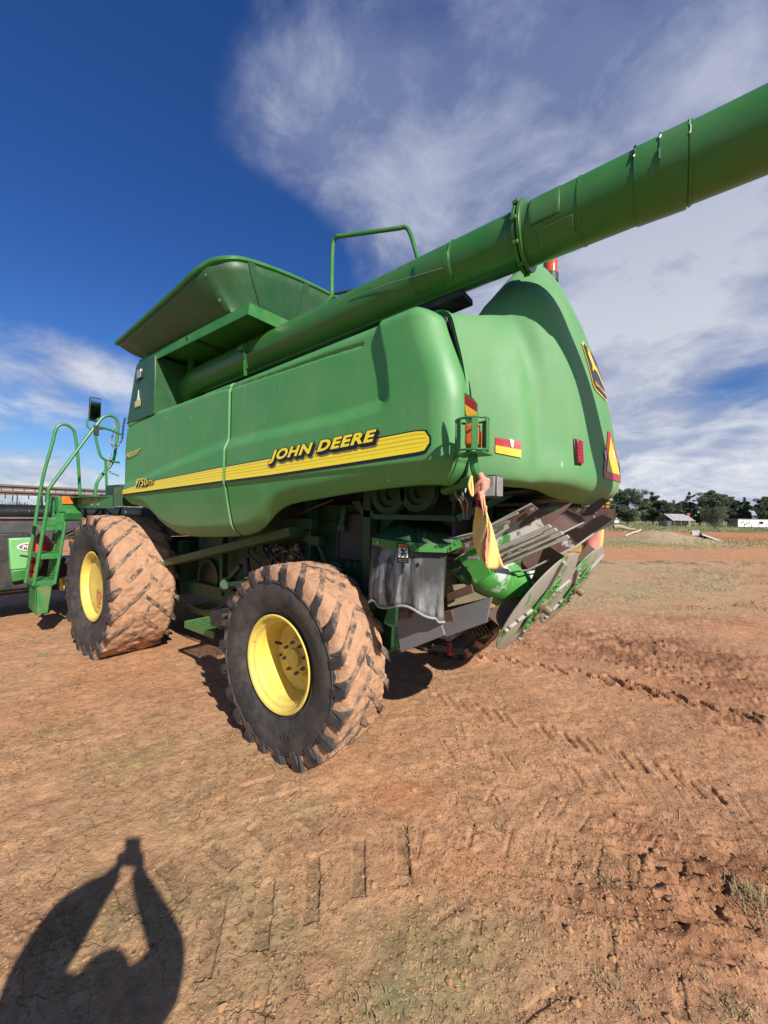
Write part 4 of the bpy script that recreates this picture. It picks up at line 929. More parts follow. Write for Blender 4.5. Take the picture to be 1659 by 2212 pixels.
part('pivot_boss',M['black'],lambda b:(b.cyl(Q(720,1228,2.5),Q(720,1228,2.6),.07,16),b.box(Q(773,1258,2.58),(.12,.03,.05),Matrix.Rotation(.5,3,'Y'))))
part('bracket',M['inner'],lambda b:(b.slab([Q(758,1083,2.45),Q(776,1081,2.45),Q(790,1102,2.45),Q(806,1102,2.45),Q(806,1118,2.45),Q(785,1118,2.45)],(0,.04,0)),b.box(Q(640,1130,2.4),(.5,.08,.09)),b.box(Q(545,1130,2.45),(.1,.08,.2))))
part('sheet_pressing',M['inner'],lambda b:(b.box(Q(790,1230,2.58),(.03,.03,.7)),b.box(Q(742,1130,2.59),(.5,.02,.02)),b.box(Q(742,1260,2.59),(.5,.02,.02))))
M['chalk']=mat('yellow_chalk',(.30,.30,.08),.9)
def chalk(b):
    for ln in ([(738,1196),(762,1196)],[(740,1200),(765,1201)],[(745,1204),(760,1204),(752,1212)],[(748,1207),(748,1225)],[(753,1207),(753,1226)],[(765,1210),(769,1216),(764,1220),(769,1226)],[(735,1212),(737,1215),(735,1219),(737,1224)]):
        b.tube([Q(x,y,2.594) for x,y in ln],.004,4)
part('chalk_marks',M['chalk'],chalk,bevel=0)
# round opening with a fan wheel and cleats, left of the rear wheel
c_=Q(452,1248,2.58)
def ring(b): b.lathe([(.20,-.03),(.24,-.03),(.24,.03),(.20,.03)],c_,(0,1,0),28,closed=True)
part('opening_ring',M['inner'],ring); part('fan_opening',M['dblack'],lambda b:b.cyl(c_+Vector((0,.0,0)),c_+Vector((0,.03,0)),.205,28))
part('fan_blades',M['steel'],lambda b:[b.box(c_+Vector((-.09+.05*k,-.02,-.13+.01*k)),(.035,.02,.06),Matrix.Rotation(.3,3,'Y')) for k in range(4)],bevel=.002)
part('tensioner_arm',M['inner'],lambda b:(b.bar(Q(488,1262,2.35),Q(545,1259,2.35),.05,.06,(0,1,0)),b.cyl(Q(486,1262,2.3),Q(486,1262,2.42),.055,14),b.bar(Q(486,1262,2.38),Q(520,1222,2.38),.05,.05,(0,1,0)),b.slab([Q(475,1248,2.4),Q(500,1246,2.4),Q(512,1270,2.4),Q(480,1278,2.4)],(0,.03,0))))
part('hydraulic_cylinder',M['black'],lambda b:(b.cyl(Q(531,1205,2.4),Q(536,1243,2.4),.035,12),b.cyl(Q(560,1240,2.4),Q(560,1290,2.4),.09,16)))
rg=np.random.default_rng(4)
def cluster(b):
    for k in range(60):
        p=Q(rg.uniform(578,650),rg.uniform(1176,1232),rg.uniform(2.36,2.52)); ax=Vector(rg.normal(size=3)).normalized()
        if k%3: b.cyl(p,p+ax*rg.uniform(.03,.08),rg.uniform(.012,.032),8)
        else: b.box(p,(rg.uniform(.03,.08),.05,rg.uniform(.03,.07)),Matrix.Rotation(rg.uniform(-.7,.7),3,'Y'))
part('hydraulic_valve_block',M['cast'],cluster,bevel=.003)
for i in range(9):
    x0_=rg.uniform(560,660); b=MB(); b.tube([Q(x0_,1160+rg.uniform(0,20),2.45),Q(x0_+rg.uniform(-30,20),1190,2.38),Q(x0_+rg.uniform(-30,30),1215,2.36),Q(x0_+rg.uniform(-40,40),1240,2.5)],.011,7,smoothn=5); b.build('hydraulic_hose',M['hose'],CB)
b=MB(); b.tube([Q(612,1120,2.5),Q(650,1108,2.42),Q(680,1095,2.42),Q(720,1080,2.5)],.010,7,smoothn=5); b.build('hydraulic_hose',M['rust'],CB)
b=MB(); b.tube([Q(390,1300,2.5),Q(440,1320,2.5),Q(480,1308,2.5),Q(500,1290,2.55)],.012,7,smoothn=5); b.build('hydraulic_hose',M['hose'],CB)
# belt pulleys under the side panel
for px,py,r in ((842,1066,.16),(905,1062,.15)):
    c_=Q(px,py,2.4); b=MB(); b.lathe([(r,-.03),(r-.02,-.012),(r-.02,.012),(r,.03),(r-.05,.03),(r-.06,.0),(.05,.0),(.04,-.03),(.001,-.03)],c_,(0,-1,0),32); b.build('belt_pulley',M['inner'],CB)
part('belt_guard',M['black'],lambda b:(b.box((-1.6,2.72,1.85),(1.1,.04,.5))))
for i in range(4):
    b=MB(); x_=988+i*7; b.tube([Q(x_,1040,2.15),Q(x_-4,1065,2.12),Q(x_+8,1085,2.12),Q(x_+14-i*3,1105,2.15),Q(x_+16-i*4,1122,2.15)],.009,7,smoothn=5); b.build('wiring_loom',M['hose'] if i%2 else M['cast'],CB)
# engine side steps: perforated catwalk
def perforated(b,o,u,v,nu,nv,hole=.36,th=.02,rim=True):
    o,u,v=Vector(o),Vector(u),Vector(v); nrm=u.cross(v).normalized()*th
    for i in range(nu):
        for j in range(nv):
            c0=o+u*(i/nu)+v*(j/nv); du=u/nu; dv=v/nv; cc=c0+du/2+dv/2; out=[]; inn=[]
            for k in range(8):
                a=math.pi/4*k+math.pi/8; cx,cy=math.cos(a),math.sin(a); m_=max(abs(cx),abs(cy)); out.append(cc+du*.5*cx/m_+dv*.5*cy/m_); inn.append(cc+(du*cx+dv*cy)*hole)
            for s_ in (0,1):
                e=nrm*(-.5 if s_ else .5)*1
                b.add([p+e for p in out]+[p+e for p in inn],[(k,(k+1)%8,8+(k+1)%8,8+k) for k in range(8)])
            b.add([p+nrm*.5 for p in inn]+[p-nrm*.5 for p in inn],[(k,(k+1)%8,8+(k+1)%8,8+k) for k in range(8)])
zP=.56
g1=at(402,1343,2,zP); g2=at(485,1364,2,zP); g3=at(478,1322,2,zP); g4=at(375,1303,2,zP)
b=MB(); ux=Vector((g2.x-g1.x,0,0)); perforated(b,(g1.x,g1.y,zP),(.62,0,0),(0,.42,0),11,7,.34,.006); b.box((g1.x+.31,g1.y-.008,zP-.03),(.64,.014,.075)); b.box((g1.x-.008,g1.y+.21,zP-.03),(.014,.44,.075))
perforated(b,(g1.x-.75,g1.y+.42,zP-.002),(1.6,0,0),(0,.26,0),27,4,.34,.006); b.box((g1.x-.38,g1.y+.412,zP-.04),(.75,.014,.07)); b.build('perforated_step',M['ladder'],CB,sm=False)
c_=Q(487,1335,2.12); part('toolbox',M['black'],lambda b:b.box(c_,(.22,.2,.15)),bevel=.012)
# ------------------------------------------------------------------ chopper curtain and cone above it
cur=[]
K=26
for i in range(K+1):
    t=i/K; px=803+162*t; top=1160+20*t; botm=1300+35*smooth(0,1,t)+12*math.sin(t*9)*(1-t)+ (8 if t>.9 else 0); y=2.18+.16*t-.10*math.sin(math.pi*t)
    if t<.12: botm-=10*math.sin(t/.12*3.1)
    a=at(px,top,1,y); c=at(px-4*(1-t)*0-3,botm,1,y-.03); col=[]
    for k in range(13):
        v=k/12; q=a.lerp(c,v); q.y+=-.02*math.sin(v*math.pi)+.012*math.sin(v*5+t*7); col.append(q)
    cur.append(col)
b=MB(); b.grid(cur); FL=b.build('rubber_curtain',M['flap'],CB,solid=.012,angle=70,out=(0,-1,0))
frn=[c[-1] for c in cur]
M['fray']=mat('frayed_edge',(.27,.27,.27),.8)
b=MB(); b.tube([p+Vector((0,-.004,0)) for p in frn],.009,6); b.build('frayed_edge',M['fray'],FL)
def on_cur(px,py,off=.008): # place on curtain near the survey pixel
    t=(px-803)/162; y=2.18+.16*t-.10*math.sin(math.pi*t)-.02; return at(px,py,1,y-off-.03)
b=MB(); b.slab([on_cur(859,1174),on_cur(883,1175),on_cur(883,1217),on_cur(859,1216)],(0,-.003,0)); ws=b.build('warning_sticker',M['dblack'],FL,bevel=.003)
b=MB(); b.slab([on_cur(861,1183,.014),on_cur(881,1184,.014),on_cur(881,1205,.014),on_cur(861,1204,.014)],(0,-.002,0)); b.build('pictogram_field',M['white'],ws)
b=MB(); b.slab([on_cur(861,1175.5,.014),on_cur(881,1176.5,.014),on_cur(881,1182,.014),on_cur(861,1181,.014)],(0,-.002,0)); b.build('warning_band',M['amber'],ws)
def wt(body,px0,px1,py0,py1,m,off=.018,sh=0):
    wraptext(body,lambda u,v:on_cur(px0+(px1-px0)*u,py1+(py0-py1)*v,off),m,'lettering',ws,offset=.01)
wt('WARNING',864,880,1177,1181,M['dblack']); wt('KEEP CLEAR',862,880,1208,1210.5,M['white']); wt('WHILE RUNNING',862,880,1212,1214.5,M['white'])
b=MB()
for ln,r in (([(869,1188),(872,1194),(868,1201)],.006),([(872,1194),(878,1198),(876,1203)],.005),([(867,1190),(876,1189),(879,1185)],.004),([(862,1200),(878,1186)],.002)): b.tube([on_cur(x,y,.02) for x,y in ln],r,5)
b.cyl(on_cur(868,1187,.018),on_cur(868,1187,.024),.009,10); b.build('pictogram',M['dblack'],ws)
# cone-shaped cover over the curtain
ap=[at(868,1108,1,2.75),at(893,1106,1,2.75),at(925,1112,1,2.75)]
rimt=[at(806,1163,1,2.17),at(845,1170,1,2.12),at(905,1176,1,2.12),at(966,1178,1,2.28),at(1012,1160,1,2.5)]
b=MB()
for i in range(4):
    a_=ap[min(i,2)] if i<2 else ap[1] if i==2 else ap[2]; b2=ap[min(i+1,2)]
    b.add([rimt[i],rimt[i+1],ap[min(2,max(0,i-1))] if False else ap[min(2,(i+1)//2)],ap[min(2,i//2)]],[(0,1,2,3)] if (i+1)//2!=i//2 else [(0,1,2)])
b.build('cone_cover',M['inner'],CB,solid=.01)
b=MB(); 
for i in range(4): b.bar(rimt[i]+Vector((0,-.004,-.02)),rimt[i+1]+Vector((0,-.004,-.02)),.012,.055)
for i,(x,y) in enumerate(((820,1172),(858,1176),(900,1180),(945,1181),(985,1176))): b.bolt(at(x,y,1,2.11 if i<4 else 2.3)+Vector((0,-.01,0)),(0,-1,0),.012,.014)
b.build('cover_flange',M['green'],CB)
# ------------------------------------------------------------------ straw chopper tailboard with its vanes
YA,YB=2.45,4.4
def tp_(px,py,y): return at(px,py,1,y)
# tailboard: sheet rising rearwards; outline traced at its own distances
TBD=[tp_(862,1195,2.5),tp_(1010,1160,2.55),tp_(1145,1088,2.75)]
b=MB()
low0,low1=Vector((-1.25,2.50,1.45)),Vector((-1.25,4.35,1.45)); up0=tp_(1140,1092,2.6); up1=Vector((up0.x+.05,4.3,up0.z+.02))
b.slab([low0,low1,up1,up0],(0,0,-.012)); TBO=b.build('tailboard',M['vane'],CB)
def vane(pxs,ys,name='chute_vane',h=None,m='vane'):
    pts=[at(px,py,1,y) for (px,py),y in zip(pxs,ys)]
    b=MB(); b.slab(pts,Vector((.004,.012,0))); o=b.build(name,M[m],CB,bevel=.002)
    return pts
vane([(880,1152),(1012,1160),(1098,1112),(1148,1088),(1162,1100),(1040,1178),(1000,1196),(905,1196)],[2.42]*8)
vane([(1150,1102),(1235,1086),(1170,1150),(1092,1200),(1005,1202),(1060,1160)],[2.72,2.85,2.75,2.65,2.6,2.65])
vane([(1172,1092),(1182,1093),(1188,1084),(1232,1088),(1218,1106),(1118,1150),(1100,1148)],[2.82,2.82,2.83,2.9,2.88,2.72,2.7])
vane([(1186,1084),(1255,1114),(1262,1128),(1135,1190),(1105,1172)],[2.95,3.05,3.05,2.85,2.82])
vane([(1262,1128),(1300,1112),(1325,1122),(1245,1180),(1140,1232),(1078,1240),(1072,1228),(1135,1190)],[3.12,3.2,3.25,3.1,2.95,2.85,2.85,2.9])
vane([(1258,1116),(1268,1096),(1302,1074),(1316,1080),(1280,1112)],[3.15,3.2,3.3,3.3,3.2],m='rust')
vane([(1230,1236),(1300,1212),(1298,1232),(1250,1262),(1228,1260)],[3.5]*5,m='rust') if False else None
for q in range(4):
    dx,dy=q*13,q*11; vane([(1040+dx,1196+dy*.55),(1185+dx,1132+dy*.7),(1191+dx,1139+dy*.7),(1046+dx,1205+dy*.55)],[2.60+.03*q]*4,'chute_slat',m='edge')
for y in (3.3,3.7,4.1):
    b=MB(); b.slab([Vector((-1.1,y,1.42)),Vector((-.45,y+.12,1.80)),Vector((-.45,y+.12,1.95)),Vector((-1.15,y,1.62))],(0,.012,0)); b.build('chute_vane',M['vane'],CB)
b=MB()
for px,py,y in ((1150,1100,2.40),(1098,1128,2.40),(1050,1152,2.40),(1010,1180,2.40),(1124,1188,2.62),(1100,1195,2.62),(1098,1168,2.7),(1175,1136,2.93),(1140,1182,2.84)): b.bolt(at(px,py,1,y),(0,-1,0),.013,.014)
b.builds('vane_bolt',M['steel'],CB)
for ln,ys in (([(866,1194),(1012,1159),(1148,1088)],(2.40,2.40,2.40)),([(1005,1203),(1092,1200),(1170,1151)],(2.6,2.63,2.72)),([(1108,1171),(1186,1084),(1255,1113)],(2.81,2.93,3.03)),([(1080,1240),(1142,1231),(1246,1179),(1325,1122)],(2.83,2.84,2.94,3.22)),([(1140,1188),(1262,1128)],(2.82,3.03)),([(900,1180),(1030,1150),(1120,1108)],(2.39,2.39,2.39))):
    b=MB(); b.tube([at(x,y,1,q) for (x,y),q in zip(ln,ys)],.0065,5); b.build('edge_highlight',M['edge'],CB)  # pale tube paints the light that the sheet edge catches
# frame edge and dark roof under the hood
b=MB(); b.bar(at(985,1120,1,2.35),at(1132,1052,1,2.75),.04,.05); b.bar(at(905,1118,1,2.3)+Vector((-.4,0,0)),at(985,1120,1,2.35),.04,.04); b.build('hood_frame',M['inner'],CB,bevel=.004)
b=MB(); b.slab([Vector((-1.2,2.35,1.95)),Vector((-.75,2.6,2.02)),Vector((-.6,3.4,1.98)),Vector((-.75,4.2,2.02)),Vector((-1.2,4.45,1.95))],(0,0,.02)); b.slab([Vector((-1.2,2.4,1.6)),Vector((-1.2,4.4,1.6)),Vector((-1.2,4.4,2.0)),Vector((-1.2,2.4,2.0))],(-.02,0,0)); b.build('hood_underside',M['black'],CB)
b=MB()
for k in range(6): b.bar((-1.2,2.7+.22*k,1.93),(-.62,2.95+.12*k,1.95),.03,.02)
b.builds('underside_rib',M['rust'],CB)
b=MB(); b.tube([at(1070,1112,1,2.9),at(1110,1118,1,3.0),at(1150,1106,1,3.1)],[.03,.045,.03],10); b.slab([at(1100,1080,1,3.1),at(1200,1098,1,3.3),at(1195,1108,1,3.3),at(1110,1100,1,3.1)],(0,.02,0)); b.build('hood_stay',M['green'],CB)
# ------------------------------------------------------------------ twin spinner discs
e1=Vector((.53,0,.85)).normalized(); nD=Vector((.845,-.075,-.527)).normalized(); e2=nD.cross(e1).normalized()
def spinner(c,a0,Rd=.46):
    c=Vector(c); W=bpy.data.objects.new('straw_spinner',None); COL.objects.link(W); W.parent=CB; W.location=c-CB.location
    Pd=lambda u,v,h=0: c+e1*u+e2*v+nD*h
    b=MB(); N=64; vs=[Pd(0,0,.012)]; 
    ring=lambda r,h:[Pd(r*math.cos(2*math.pi*k/N)*(1+.01*math.sin(5*k)),r*math.sin(2*math.pi*k/N),h) for k in range(N)]
    b.lathe([(.001,.004),(Rd*.5,.004),(Rd-.01,0),(Rd,-.004),(Rd,-.010),(Rd-.01,-.008),(.001,-.006)],c,nD,64); D=b.build('spinner_disc',M['disc'],W,angle=30)
    for k in range(4):
        a=a0+k*math.pi/2; ca,sa=math.cos(a),math.sin(a)
        b=MB(); b.bar(Pd(.10*ca,.10*sa,.012),Pd(Rd*.96*ca,Rd*.96*sa,.012),.03,.022,nD); b.build('disc_rib',M['disc'],D,bevel=.004)
        b=MB(); u0=Pd(.12*ca+.03*sa,.12*sa-.03*ca,-.012); u1=Pd(Rd*ca+.03*sa,Rd*sa-.03*ca,-.012)
        b.slab([u0,u1,u1-nD*.15,u0-nD*.12],(e1*-sa+e2*ca)*.005); b.build('spinner_bat',M['rust'],D)
        b=MB(); 
        for q in (.2,.3,.4): b.bolt(Pd(q*ca+.03*sa,q*sa-.03*ca,.012),nD,.012,.016)
        b.builds('bolt',M['disc'],D)
    # oval centre plate, hub motor and studs
    b=MB(); pl_=[Pd(.24*math.cos(t)*1.05,.11*math.sin(t),.016) for t in np.linspace(0,2*math.pi,28,endpoint=False)]; b.slab(pl_,nD*.01); b.build('centre_plate',M['cone'] if False else M['gplate'],D)
    b=MB(); b.lathe([(.06,.02),(.06,.05),(.035,.055),(.035,.10),(.028,.11),(.001,.11)],c,nD,18); b.build('hub_motor',M['cast'],D)
    b=MB()
    for k in range(12):
        t=k*math.pi/6+.2; b.bolt(Pd(.2*math.cos(t),.085*math.sin(t),.024),nD,.011,.018)
    b.builds('bolt',M['gplate'],D)
    return W
M['gplate']=mat('worn_green_plate',(.06,.25,.05),.45,var=.2,wear=((.15,.09,.06),8,.63),dust=.3,dustcol=(.25,.18,.1))
spinner((-.80,3.0,1.21),.42); spinner((-.76,4.0,1.20),1.0)
# deflector cone between the vanes and the discs: half round, green and bare
b=MB(); P=[]
ca0,ca1=at(985,1205,1,2.62),at(1128,1300,1,2.95)
d_=(ca1-ca0).normalized(); sd=Vector((0,1,0)); up=sd.cross(d_).normalized()
if up.z<0: up=-up
for i in range(13):
    t=i/12; o=ca0.lerp(ca1,t); r=.22+.06*math.sin(t*3); row=[]
    for k in range(17):
        a=-.9+k*(math.pi*.95)/16; row.append(o+Vector((0,.25,0))+(-sd*math.cos(a)*.30+up*math.sin(a)*.19)*(r/.24))
    P.append(row)
b.grid(P); b.build('deflector_shroud',M['cone'],CB,solid=.008)
vane([(988,1205),(1030,1180),(1052,1215),(1060,1240),(1026,1262),(1016,1240)],[2.5]*6,'side_bracket',m='cone')
vane([(960,1225),(990,1205),(1020,1238),(1015,1262)],[2.52]*4,'side_bracket',m='inner')
b=MB(); b.cyl(at(1012,1206,1,2.45),at(1034,1206,1,2.45),.014,8); b.build('pivot_pin',M['steel'],CB)
# frame below: drilled angle, grey shields, hitch
vane([(966,1282),(1018,1262),(1022,1280),(966,1300)],[2.5]*4,'cross_member',m='rust')
b=MB(); b.slab([at(966,1265,1,2.6),at(1062,1256,1,2.8),at(1064,1290,1,2.8),at(966,1312,1,2.6)],(0,.03,0))
b.build('drilled_member',M['rust2'] if 'rust2' in M else M['cast'],CB,bevel=.004)
b=MB()
for k in range(12): b.cyl(at(974+k*7.2,1277-k*.9,1,2.58+.017*k),at(974+k*7.2,1277-k*.9,1,2.60+.017*k),.006,8)
b.builds('bolt_hole',M['dblack'],CB)
vane([(855,1342),(905,1318),(952,1346),(960,1372),(866,1410)],[2.3,2.3,2.3,2.3,2.3],'grey_shield',m='sidegrey')
vane([(930,1330),(1062,1290),(1050,1345),(985,1368),(965,1376),(950,1350)],[2.55]*6,'grey_shield',m='sidegrey')
vane([(858,1325),(880,1318),(884,1335),(866,1338)],[2.28]*4,'shield_tab',m='rust')
vane([(800,1370),(860,1352),(866,1400),(815,1418)],[2.55]*4,'lower_guard',m='inner')
vane([(950,1325),(975,1318),(980,1342),(952,1345)],[2.45]*4,'shield_tab',m='rust')
part('tow_hitch',M['red'],lambda b:(b.box(at(965,1396,1,3.2),(.07,.05,.08)),b.box(at(972,1404,1,3.2),(.03,.05,.09))))
part('hitch_drawbar',M['black'],lambda b:(b.bar(at(930,1395,1,3.1),at(1000,1405,1,3.3),.08,.06),b.bar(at(960,1395,1,3.0)+Vector((-1.2,0,0)),at(960,1395,1,3.2),.12,.08)))
for i in range(7):
    x_=990+i*9; b=MB(); b.tube([at(x_,1255,1,3.0),at(x_+10,1290,1,2.95),at(x_-5,1330,1,3.0),at(x_+20,1372,1,3.1)],.012,7,smoothn=5); b.build('hydraulic_hose',M['hose'],CB)
part('spinner_frame',M['black'],lambda b:(b.bar(at(1040,1370,1,3.2),at(1100,1330,1,3.0),.08,.08),b.bar(Vector((-1.2,3.5,1.3)),Vector((-.85,3.5,1.25)),.5,.06),b.bar(at(1100,1290,1,3.0),at(1125,1300,1,3.0),.10,.05)))
# ------------------------------------------------------------------ rear light bracket
Y1=1.86
b=MB(); b.tube([at(1021,975,1,Y1),at(1025,1010,1,Y1),at(1035,1030,1,Y1+.03),at(1046,1035,1,Y1+.12)],.024,10,smoothn=4); b.tube([at(960,1060,1,2.2),at(1000,1045,1,2.1),at(1035,1032,1,1.95)],.03,10); LB=b.build('lamp_arm',M['green'],CB)
b=MB(); pl=[at(1003,848,1,Y1),at(1018,856,1,Y1),at(1031,872,1,Y1),at(1031,912,1,Y1),at(1010,918,1,Y1),at(1004,905,1,Y1)]; b.slab(pl,(0,.006,0)); rp=b.build('reflector_plate',M['green'],LB)
b=MB(); b.slab([at(1004,853,1,Y1-.003),at(1018,862,1,Y1-.003),at(1030,874,1,Y1-.003),at(1030,890,1,Y1-.003),at(1004,873,1,Y1-.003)],(0,-.002,0)); b.build('red_band',M['rust3'] if 'rust3' in M else M['red'],rp)
b=MB(); b.slab([at(1004,873,1,Y1-.003),at(1030,890,1,Y1-.003),at(1030,906,1,Y1-.003),at(1007,897,1,Y1-.003)],(0,-.002,0)); b.build('yellow_band',M['reflyel'],rp)
# caged amber lamp
lc=at(1021,940,1,Y1-.0); 
b=MB(); b.box(lc,(.075,.05,.12)); b.build('amber_lamp',M['amber'],LB,bevel=.015)
b=MB()
rx_=.085
for zz in (-.085,.075): b.tube([lc+Vector((rx_*math.cos(a),.0+.07*math.sin(a)-.01,zz)) for a in np.linspace(0,2*math.pi,17)],.007,6,caps=False)
for a in np.linspace(0,2*math.pi,7)[:-1]:
    q=lc+Vector((rx_*math.cos(a),.07*math.sin(a)-.01,0)); tx=Vector((-math.sin(a),math.cos(a)*.8,0)).normalized(); b.bar(q+Vector((0,0,-.085)),q+Vector((0,0,.075)),.034,.006,Vector((math.cos(a),math.sin(a),0)))
b.box(lc+Vector((0,0,-.10)),(.17,.12,.012)); b.tube([lc+Vector((-.08,-.02,-.1)),lc+Vector((-.09,-.04,-.13))],.01,6); b.build('lamp_cage',M['green'],LB,bevel=.002)
wl=at(1060,1052,1,2.12); b=MB(); b.box(wl,(.10,.10,.13)); o=b.build('rear_work_light',M['black'],CB,bevel=.015); b=MB(); b.box(wl+Vector((.052,-.0,0)),(.01,.085,.11)); b.box(wl+Vector((0,-.052,0)),(.085,.01,.11)); b.build('lens',M['lampglass'],o,bevel=.004)
# far side lamp bracket, seen under the hood at the right
b=MB(); F_=5.0; b.tube([at(1255,1140,1,F_),at(1285,1128,1,F_),at(1300,1115,1,F_),at(1318,1100,1,F_)],.035,8,smoothn=3); b.tube([at(1300,1115,1,F_),at(1290,1150,1,F_)],.028,8); LB2=b.build('lamp_arm',M['green'],CB)
b=MB(); b.slab([at(1300,1083,1,F_),at(1318,1084,1,F_),at(1316,1096,1,F_),at(1300,1097,1,F_)],(0,.01,0)); b.build('yellow_band',M['reflyel'],LB2); b=MB(); b.box(at(1305,1104,1,F_),(.06,.08,.1)); b.build('amber_lamp',M['amber'],LB2,bevel=.01)
lc=at(1309,1106,1,F_); b=MB()
for zz in (-.09,.08): b.tube([lc+Vector((.085*math.cos(a),.07*math.sin(a),zz)) for a in np.linspace(0,2*math.pi,13)],.009,6,caps=False)
for a in np.linspace(0,2*math.pi,5)[:-1]: b.tube([lc+Vector((.085*math.cos(a),.07*math.sin(a),z)) for z in (-.09,.08)],.01,5)
b.build('lamp_cage',M['black'],LB2)
# ------------------------------------------------------------------ ladder, platform, rails, mirror
XN,XF=-7.22,-7.72
def LX(px,py,x=XN): return at(px,py,0,x)
lad=M['ladder']
def tube_part(name,pts,r=.022,parent=CB,m=lad,sn=5,n=10):
    b=MB(); b.tube(pts,r,n,smoothn=sn); return b.build(name,m,parent)
tube_part('handrail',[LX(55,1259,XF),LX(70,1165,XF),LX(92,1035,XF),LX(112,962,XF),LX(120,930,XF),LX(127,919,XF),LX(141,917,XF),LX(156,926,XF),LX(162,940,XF),LX(168,988,XF),LX(173,1070,XF)])
tube_part('handrail',[LX(73,1265),LX(88,1175),LX(102,1091),LX(104,1062),LX(112,1047),LX(179,956),LX(208,918),LX(222,902),LX(238,898),LX(250,904),LX(255,920),LX(251,960),LX(246,990),LX(238,1006),LX(224,1022),LX(211,1040),LX(207,1055),LX(206,1072)])
tube_part('ladder_stringer',[LX(118,1261),LX(130,1195),LX(141,1128)],.022,sn=0)
tube_part('handrail',[LX(206,942,-6.9),LX(210,960,-6.9),LX(217,984,-6.9),LX(227,993,-6.9),LX(240,996,-6.9),LX(258,999,-6.9)],.018)
tube_part('handrail',[LX(214,922,-6.7),LX(240,929,-6.7),LX(262,939,-6.7)],.018)
tube_part('rail_post',[LX(228,996,-6.7),LX(231,1068,-6.7)],.018,sn=0)
# steps: tread between the two sides, lowest one with its skirt
def tread(zc,pxl,pxr):
    a=at(pxl[0],pxl[1],0,XN); c=at(pxr[0],pxr[1],0,XN); z=a.z
    b=MB(); b.box(((XN+XF)/2,(a.y+c.y)/2,z),(XN-XF,c.y-a.y,.012)); b.box((XN-.006,(a.y+c.y)/2,z-.035),(.012,c.y-a.y,.07)); b.box(((XN+XF)/2,a.y+.005,z-.035),(XN-XF,.012,.07))
    o=b.build('ladder_step',lad,CB,bevel=.003); 
    b=MB(); [b.bolt((XN+.001,a.y+(c.y-a.y)*t,z-.03),(1,0,0),.011,.008) for t in (.2,.5,.8)]; b.builds('bolt',lad,o); return a,c
tread(1,(86,1198),(127,1198)); a,c=tread(.5,(74,1258),(118,1258))
part('ladder_step',lad,lambda b:(b.box(((XN+XF)/2,LX(100,1130).y,LX(100,1136).z),(XN-XF,.24,.012)),b.box((XN-.006,LX(110,1130).y,LX(100,1136).z-.03),(.012,.26,.07))),bevel=.003)
b=MB(); z0_=LX(75,1328).z; b.slab([(XN,a.y+.02,a.z-.05),(XN,c.y-.03,c.z-.05),(XN,c.y-.07,z0_),(XN,a.y+.01,z0_)],(-.012,0,0)); b.slab([(XN,a.y+.02,a.z-.05),(XN,a.y+.02,z0_),(XF+.1,a.y+.02,z0_+.04),(XF+.1,a.y+.02,a.z-.05)],(0,.012,0))
LSK=mat('ladder_skirt_plate',(.022,.19,.045),.4,var=.12,vscale=8,dust=.55,dustcol=(.33,.14,.07),dscale=7,bump=.0025,bscale=70); b.build('ladder_skirt',LSK,CB,bevel=.003)
tube_part('ladder_back_sheet',[LX(112,1255,XF+.2),LX(125,1140,XF+.2)],.02,sn=0)
b=MB(); q0=LX(118,1252,XN-.1); q1=LX(133,1140,XN-.1); perforated(b,q0,Vector((-.4,0,0)),q1-q0,8,16,.32,.01); b.build('ladder_back_sheet',lad,CB,sm=False)
# platform bracket
def CC(x,y): return (x*.2,995+y*.2)
def cc(x,y,xx=XN): p=CC(x,y); return at(p[0],p[1],0,xx)
b=MB(); b.slab([cc(490,640),cc(710,700),cc(725,565),cc(690,490),cc(655,400),cc(620,560),cc(590,625)],(-.012,0,0)); b.slab([cc(490,640),cc(490,700),cc(710,705),cc(712,650)],(-.014,0,0)); b.slab([cc(560,400,XN-.2),cc(640,380,XN-.2),cc(600,600,XN-.2),cc(530,620,XN-.2)],(-.012,0,0)); b.build('platform_gusset',lad,CB,bevel=.003)
pb=cc(560,395); 
b=MB(); zt=2.02; ya=cc(660,385,XN).y
b.box(((-7.2-5.75)/2,1.86,1.955),(1.45,.014,.17)); b.box((-7.2,1.86+.2,1.955),(.014,.4,.17)); b.slab([(-7.75,1.70,2.035),(-5.75,1.86,2.035),(-5.75,2.3,2.035),(-7.75,2.3,2.035)],(0,0,-.015)); 
b.box((-7.45,1.75,1.92),(.5,.25,.22)); b.box((-7.3,1.80,1.83),(.35,.2,.12),Matrix.Rotation(.5,3,'Y')); b.build('platform_beam',lad,CB,bevel=.004)
b=MB()
for x_ in (-7.1,-6.85,-6.55,-6.3):
    for z_ in (1.92,1.99): b.bolt((x_,1.852,z_),(0,-1,0),.014,.012)
b.builds('bolt',M['fray'],CB)
q=at(146,1081,0,-7.19); b=MB(); b.box(q,(.03,.13,.11)); o=b.build('side_lamp',M['amber'],CB,bevel=.008); b=MB(); b.box(q+Vector((0,.08,0)),(.03,.04,.12)); b.build('lamp_housing',M['black'],o)
part('platform_box',M['inner'],lambda b:(b.box((-6.1,2.1,2.12),(.5,.3,.14)),b.box((-5.75,2.0,2.02),(.05,.3,.24))))
